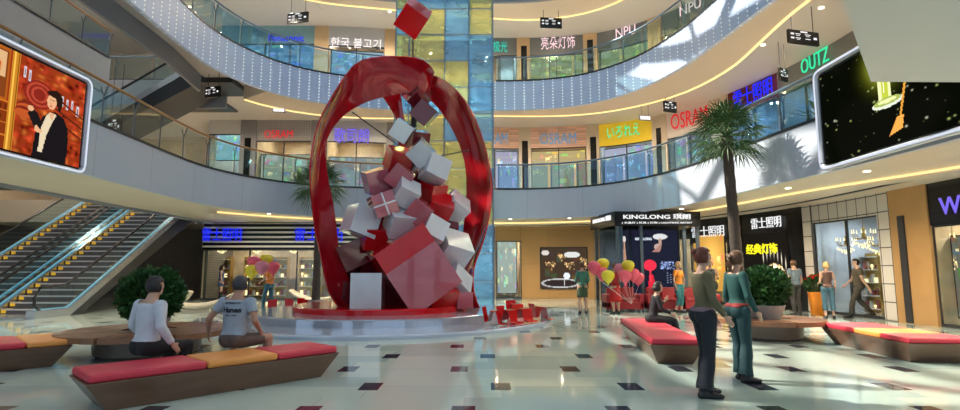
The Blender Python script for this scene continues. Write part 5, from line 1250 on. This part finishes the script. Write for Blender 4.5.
    b.tube([G(0, .082, .018), G(0, .098, -.012), G(0, .102, -.022)], [.009, .012, .013], 6); b.ell(G(0, .078, -.052), (.022, .012, .012), Rh)
    for s_ in (-1, 1): b.ell(G(s_ * .076, -.012, -.012), (.010, .020, .030), Rh, 8, 6); b.ell(G(s_ * .028, .074, .032), (.022, .012, .008), Rh, 8, 6)
    limb(J['nkb'] - tf * .02, hc - hu * .05 - hf * .01, .052 if female else .060, .050 if female else .058)
    for i in range(len(b.v)): b.v[i] = tuple(Vector(b.v[i]) * K)
    V, NN, Fc, m2 = evalmesh(b, vox)
    # classify faces
    bones = [('pelvis', J['pel'] - Vector((0, 0, .05)), J['wst'], .13), ('chest', J['wst'], J['nkb'], .13), ('neck', J['nkb'], J['nkt'], .06), ('head', hc - hu * .05, hc + hu * .03, .09)]
    for q in 'lr': bones += [('uarm', J['sh' + q], J['el' + q], .048), ('farm', J['el' + q], J['wr' + q], .034), ('hand', J['wr' + q], J['hand' + q] + (J['hand' + q] - J['wr' + q]) * .8, .04), ('thigh', J['hp' + q], J['kn' + q], .075), ('calf', J['kn' + q], J['an' + q], .045), ('foot', J['heel' + q], J['toe' + q], .045)]
    C = np.array([V[list(f)].mean(0) for f in Fc]) / K
    D = []; T = []
    for nm_, a, c_, r in bones:
        a, c_ = np.array(a), np.array(c_); d = c_ - a; t = ((C - a) @ d) / (d @ d); tc = np.clip(t, 0, 1); D.append(np.linalg.norm(C - (a + tc[:, None] * d), axis=1) - r); T.append(t)
    D = np.array(D); T = np.array(T); ix = D.argmin(0); tt = T[ix, np.arange(len(ix))]; nmv = np.array([x[0] for x in bones])[ix]
    reg = np.full(len(ix), 'skin', dtype=object)
    ut = {'long': 1.0, 'short': .55, 'none': -.35, 'full': 1.0}[sleeve]; wst = (C - np.array(J['pel'])) @ np.array(tf)
    reg[(nmv == 'chest') & (tt < .94)] = 'top'; reg[(nmv == 'uarm') & (tt < ut)] = 'top'
    if sleeve == 'long': reg[(nmv == 'uarm')] = 'top'; reg[(nmv == 'farm') & (tt < .93)] = 'top'
    reg[(nmv == 'pelvis')] = 'bottom'; hem = (tophem - .95)
    reg[(nmv == 'pelvis') & (wst > hem)] = 'top'; reg[(nmv == 'thigh') & (wst > hem) & False] = 'top'
    lim = {'trousers': (2, .97), 'capri': (2, .62), 'shorts': (.72, -1), 'skirt': (.15, -1), 'dress': (.15, -1)}[legs]
    reg[(nmv == 'thigh') & (tt < lim[0])] = 'bottom'; reg[(nmv == 'calf') & (tt < lim[1])] = 'bottom'; reg[(nmv == 'foot')] = 'shoe'; reg[(nmv == 'calf') & (tt > .97)] = 'shoe'
    if shoehigh: reg[(nmv == 'calf') & (tt > 1 - shoehigh)] = 'shoe'
    root = thing('person', name_label, 'person', loc, heading, group)
    for m_ in (skin,): m2.materials.clear(); m2.materials.append(m_)
    m2.polygons.foreach_set('use_smooth', [True] * len(m2.polygons)); body = bpy.data.objects.new('body', m2); COL.objects.link(body); body.parent = root
    def piece(nm2, mask, m_, off, fl=0.0, extra=None):
        idx = np.where(mask)[0]
        if not len(idx): return None
        used = {}; vs = []; fs = []
        for i in idx:
            f2 = []
            for v in Fc[i]:
                if v not in used:
                    used[v] = len(vs); p = V[v] + NN[v] * off * K
                    if fl:
                        for q in 'lr':
                            a = np.array(J['kn' + q]) * K; e = np.array(J['an' + q]) * K; d = e - a; t = ((p - a) @ d) / (d @ d); c_ = a + d * t; dist = p - c_
                            if 0 < t < 1.3 and np.linalg.norm(dist) < .15: p = c_ + dist * (1 + fl * min(t, 1) ** 2)
                    vs.append(tuple(p))
                f2.append(used[v])
            fs.append(tuple(f2))
        me = bpy.data.meshes.new(nm2); me.from_pydata(vs, [], fs); me.materials.append(m_); me.polygons.foreach_set('use_smooth', [True] * len(fs)); me.update()
        o = bpy.data.objects.new(nm2, me); COL.objects.link(o); o.parent = root; sm = o.modifiers.new('s', 'SMOOTH'); sm.iterations = 2; so = o.modifiers.new('t', 'SOLIDIFY'); so.thickness = .006; so.offset = 1; return o
    topo = piece('dress' if legs == 'dress' else 'top', reg == 'top', cloth(top), .010)
    if legs not in ('skirt', 'dress'): piece('trousers' if legs != 'shorts' else 'shorts', reg == 'bottom', cloth(bottom), .009, flare)
    piece('shoes', reg == 'shoe', shoes, .005)
    if skirt:      # lofted skirt hanging from the hips
        wz, hz, wd_, hdm = skirt; sb = MB(); rg = []
        for k in range(7):
            t = k / 6; z = wz * (1 - t) + hz * t; rx = .135 + (wd_ - .135) * min(1, t * 1.6) ** .7; ry = rx * .78
            rg.append([Vector((rx * math.cos(a) * (1 + .05 * t * math.sin(a * 7)), ry * math.sin(a) * (1 + .05 * t * math.sin(a * 7)) + J['pel'].y, z)) * K for a in [2 * PI * j / 28 for j in range(28)]])
        sb.loft(rg, caps=False); o = sb.build('skirt', cloth(bottom), None, smooth=True); o.parent = root; so = o.modifiers.new('t', 'SOLIDIFY'); so.thickness = .008
    if belt:
        idx = (nmv == 'pelvis') & (np.abs(wst - hem) < .022); piece('belt', idx, cloth(belt), .013)
    # hair: cap from the head faces plus bun, tail or length
    L3 = np.stack([(C - np.array(hc)) @ np.array(a) for a in (hl, hf, hu)], 1)
    hm = (nmv == 'head') | (nmv == 'neck')
    if style == 'short': cap = hm & ((L3[:, 2] > .052 + .0 * L3[:, 1]) | ((L3[:, 1] < .0) & (L3[:, 2] > -.055))) & ~((L3[:, 1] > .055) & (L3[:, 2] < .072))
    else: cap = hm & ((L3[:, 2] > .060) | ((L3[:, 1] < .018) & (L3[:, 2] > -.06))) & ~((L3[:, 1] > .055) & (L3[:, 2] < .075))
    piece('hair', cap, HAIR[hair], .016)
    hb = MB()
    if style == 'ponytail': hb.tube([G(0, -.09, .07), G(0, -.135, .055), G(0, -.145, -.03), G(0, -.125, -.12), G(0, -.10, -.17)], [.02, .038, .036, .026, .008], 10)
    if style == 'bun': hb.ell(G(0, -.10, .075), (.045, .045, .042), None, 12, 8)
    if style == 'long': hb.tube([G(0, -.045, .03), G(0, -.055, -.05), G(0, -.065, -.13), G(0, -.07, -.19)], [.085, .088, .075, .03], 14)
    if style == 'bob': hb.tube([G(0, -.03, .03), G(0, -.035, -.04), G(0, -.04, -.085)], [.09, .095, .07], 14)
    if hb.v:
        hb.v = [tuple(Vector(p) * K) for p in hb.v]; o = hb.build('hair_length', HAIR[hair], None, smooth=True); o.parent = root
    for s_ in (-1, 1):
        e = MB(); e.ell(G(s_ * .029, .078, .012) * K, (.013, .007, .007), None, 8, 6); e.ell((G(s_ * .029, .0835, .012)) * K, (.006, .004, .006), None, 8, 6, mi=1); o = e.build('eye', [EYEW, EYE], None, smooth=True); o.parent = root
        e = MB(); e.tube([G(s_ * .016, .086, .034) * K, G(s_ * .03, .084, .038) * K, G(s_ * .044, .076, .033) * K], .003, 5); o = e.build('eyebrow', HAIR[hair], None); o.parent = root
    e = MB(); e.ell(G(0, .089, -.050) * K, (.019, .006, .006), None, 10, 6); o = e.build('lips', LIP, None, smooth=True); o.parent = root
    return root
# heading: 0 faces away from the camera (+y); angle is anticlockwise. -90 deg faces right
D_ = math.radians
# two standing in front, right
g = PZ(708, 396, 0); g2 = PZ(742, 381, 0)
person('person with auburn bun, olive top and flared dark jeans, standing nearest', (g.x, g.y, 0), D_(-84), 1.70, True,
       dict(anl=(-.10, .02, .085), anr=(.11, -.10, .085), knl=(-.10, .05, .50), knr=(.10, -.01, .5), toel=(-.1, 1, 0), toer=(.3, 1, 0), elr=(.22, .0, 1.13), wrr=(.22, .14, .93), ell=(-.21, .04, 1.13), wrl=(-.19, .18, .93), face=(.12, 1, .02)),
       (.11, .10, .055), 'long', (.012, .017, .026), 'trousers', 'auburn', 'bun', vox=.011, flare=1.3, belt=(.22, .15, .18), tophem=1.0)
person('person with light brown ponytail, teal top and teal jeans beside the olive top', (g2.x, g2.y, 0), D_(-78), 1.69, True,
       dict(anl=(-.10, .06, .085), anr=(.12, -.03, .085), knl=(-.1, .05, .5), elr=(.215, .0, 1.13), wrr=(.21, .12, .92), ell=(-.21, -.02, 1.13), wrl=(-.22, .08, .89), face=(-.1, 1, .02)),
       (.012, .065, .06), 'long', (.014, .050, .058), 'trousers', 'brown', 'ponytail', vox=.011, flare=1.15, belt=(.22, .02, .02), tophem=1.0)
# sitting poses
def sit(h=.46, lean=0.0, knee=.46, spread=.10, dz=0.0, armf=.0):
    z = h + .10; d = dict(pel=(0, 0, z), wst=(0, .01 + lean * .3, z + .13), chs=(0, .02 + lean * .7, z + .32), nkb=(0, .01 + lean, z + .49), nkt=(0, .03 + lean * 1.05, z + .57), hed=(0, .05 + lean * 1.1, z + .665))
    for s_, q in ((-1, 'l'), (1, 'r')):
        d.update({'hp' + q: (s_ * .09, .02, z - .03), 'kn' + q: (s_ * (spread + .05), .42, knee), 'an' + q: (s_ * (spread + .03), .36, .085)})
        d['sh' + q] = (s_ * .19, lean - .0, z + .45)
    return d
q = PZ(145, 356, BH); d = sit(.40, .02); d.update(ell=(-.27, -.0, .72), wrl=(-.25, .16, .56), elr=(.27, -.02, .72), wrr=(.29, .12, .52))
person('person in a white long sleeved shirt and black trousers, seated seen from behind', (q.x, q.y - .0, 0), D_(-25), 1.83, False, d, (.52, .55, .60), 'long', (.012, .012, .014), 'trousers', 'black', 'short', vox=.013, tophem=.99)
q = PZ(233, 348, BH); d = sit(.40, .04, spread=.2); d.update(ell=(-.33, -.04, .74), wrl=(-.42, .10, .52), elr=(.28, .0, .72), wrr=(.24, .20, .58), hdl=(-.3, .6, -.5))
hp = person('person in a light grey printed T-shirt and brown shorts, seated seen from behind', (q.x, q.y, 0), D_(-8), 1.83, False, d, (.30, .36, .42), 'short', (.11, .08, .07), 'shorts', 'grey', 'short', vox=.013, tophem=.98, skin=SKD)
Kh = 1.83 / 1.72
for body_, z_, wd, hh, bd in (('Hanes', .86, .26, .075, .03), ('AUTHENTIC', .945, .24, .026, .01), ('EST. 1901', .79, .15, .018, .005)):
    o = lettering(body_, cloth((.015, .015, .02)), (0, 0, 0), (0, 0, 1), wd, hh, None, name='shirt_print', bold=bd, up=(0, 1, 0))
    bm_ = [c for c in hp.children if c.name.startswith('top')][0]
    bpy.context.view_layer.update(); from mathutils.bvhtree import BVHTree
    me = bm_.data; tr_ = BVHTree.FromPolygons([v.co.copy() for v in me.vertices], [tuple(p.vertices) for p in me.polygons])
    for v in o.data.vertices:
        hit = tr_.ray_cast(Vector((v.co.x, -1.0, z_ * Kh + v.co.y)), Vector((0, 1, 0)))
        y = hit[0].y if hit[0] else -.1
        v.co = (v.co.x, y - .011 - v.co.z * .15, z_ * Kh + v.co.y)
    o.data.update(); o.parent = hp
q = PZ(652, 322, BH); d = sit(.40, .10); d.update(ell=(-.26, .12, .74), wrl=(-.16, .33, .86), elr=(.26, .14, .72), wrr=(.20, .36, .62), knl=(-.1, .44, .47), anl=(-.05, .62, .10), knr=(.12, .44, .46), anr=(.12, .50, .085), hdl=(.2, .3, .7))
person('person in a black long sleeved outfit seated on the short red bench', (q.x, q.y, 0), D_(-95), 1.62, True, d, (.012, .012, .015), 'long', (.012, .012, .015), 'trousers', 'black', 'bob', vox=.016)
# standing, farther off
def stand(px, py, label, head, H, fem, pose, *a, **k):
    q = PZ(px, py, 0); return person(label, (q.x, q.y, 0), D_(head), H, fem, pose, *a, **k)
stand(583, 314, 'person in a green jacket and dark green skirt by the lit wall picture', 0, 1.70, True, dict(wrl=(-.12, .20, 1.05), ell=(-.22, .02, 1.12), wrr=(.12, .2, 1.05), elr=(.22, .02, 1.12)), (.05, .19, .13), 'long', (.04, .07, .03), 'skirt', 'brown', 'short', skirt=(1.04, .56, .17, 0))
stand(616, 314, 'person in a red strapless dress holding balloon strings', 25, 1.66, True, dict(wrl=(-.10, .24, 1.02), ell=(-.22, .03, 1.13), wrr=(.20, .22, 1.0)), (.40, .03, .04), 'none', (.45, .012, .012), 'dress', 'brown', 'short', skirt=(1.06, .42, .19, 0))
stand(680, 313, 'person with blond hair, orange top and teal cropped trousers by the kiosk', -150, 1.72, True, dict(knr=(.11, .10, .5), anr=(.1, -.08, .11), ell=(-.22, .05, 1.13)), (.75, .24, .02), 'short', (.03, .17, .18), 'capri', 'blond', 'bob')
stand(268, 311, 'person in an orange T-shirt and blue jeans holding balloons near the striped shop', 70, 1.70, True, dict(knl=(-.10, .12, .5), anl=(-.1, .14, .085), knr=(.1, -.02, .5), anr=(.1, -.22, .11), wrl=(-.14, .28, 1.02), ell=(-.22, .06, 1.12)), (.62, .20, .03), 'short', (.03, .11, .16), 'trousers', 'brown', 'short')
stand(220, 300, 'small distant person in a blue dress and black boots before the striped shop', -60, 1.68, True, dict(wrl=(-.16, .18, 1.2), ell=(-.22, .04, 1.12)), (.05, .10, .24), 'none', (.05, .10, .24), 'dress', 'black', 'long', skirt=(1.06, .68, .17, 0), shoehigh=.8)
stand(712, 309, 'person in a grey vest standing between the two nearest people', 170, 1.78, False, dict(wrl=(-.12, .18, 1.0), ell=(-.26, .0, 1.12), wrr=(.1, .2, 1.0), elr=(.26, .0, 1.12)), (.045, .05, .055), 'none', (.03, .03, .035), 'trousers', 'black', 'short')
stand(797, 315, 'person in a grey blue T-shirt and dark trousers facing the black shop', 15, 1.76, False, None, (.16, .21, .25), 'short', (.045, .04, .038), 'trousers', 'brown', 'short')
stand(830, 319, 'person with blond hair, brown vest top and blue cropped jeans at the tiled shop', -20, 1.68, True, dict(wrl=(-.20, .22, 1.06)), (.10, .05, .04), 'none', (.05, .12, .17), 'capri', 'blond', 'bob')
stand(861, 318, 'person in dark brown clothes striding past the tiled shop window', 75, 1.78, False, dict(knl=(-.1, .20, .52), anl=(-.1, .30, .10), knr=(.1, -.02, .52), anr=(.1, -.36, .14), wrl=(-.26, -.16, .9), wrr=(.26, .24, .95), elr=(.25, .06, 1.12)), (.07, .055, .035), 'short', (.035, .028, .02), 'trousers', 'black', 'short')
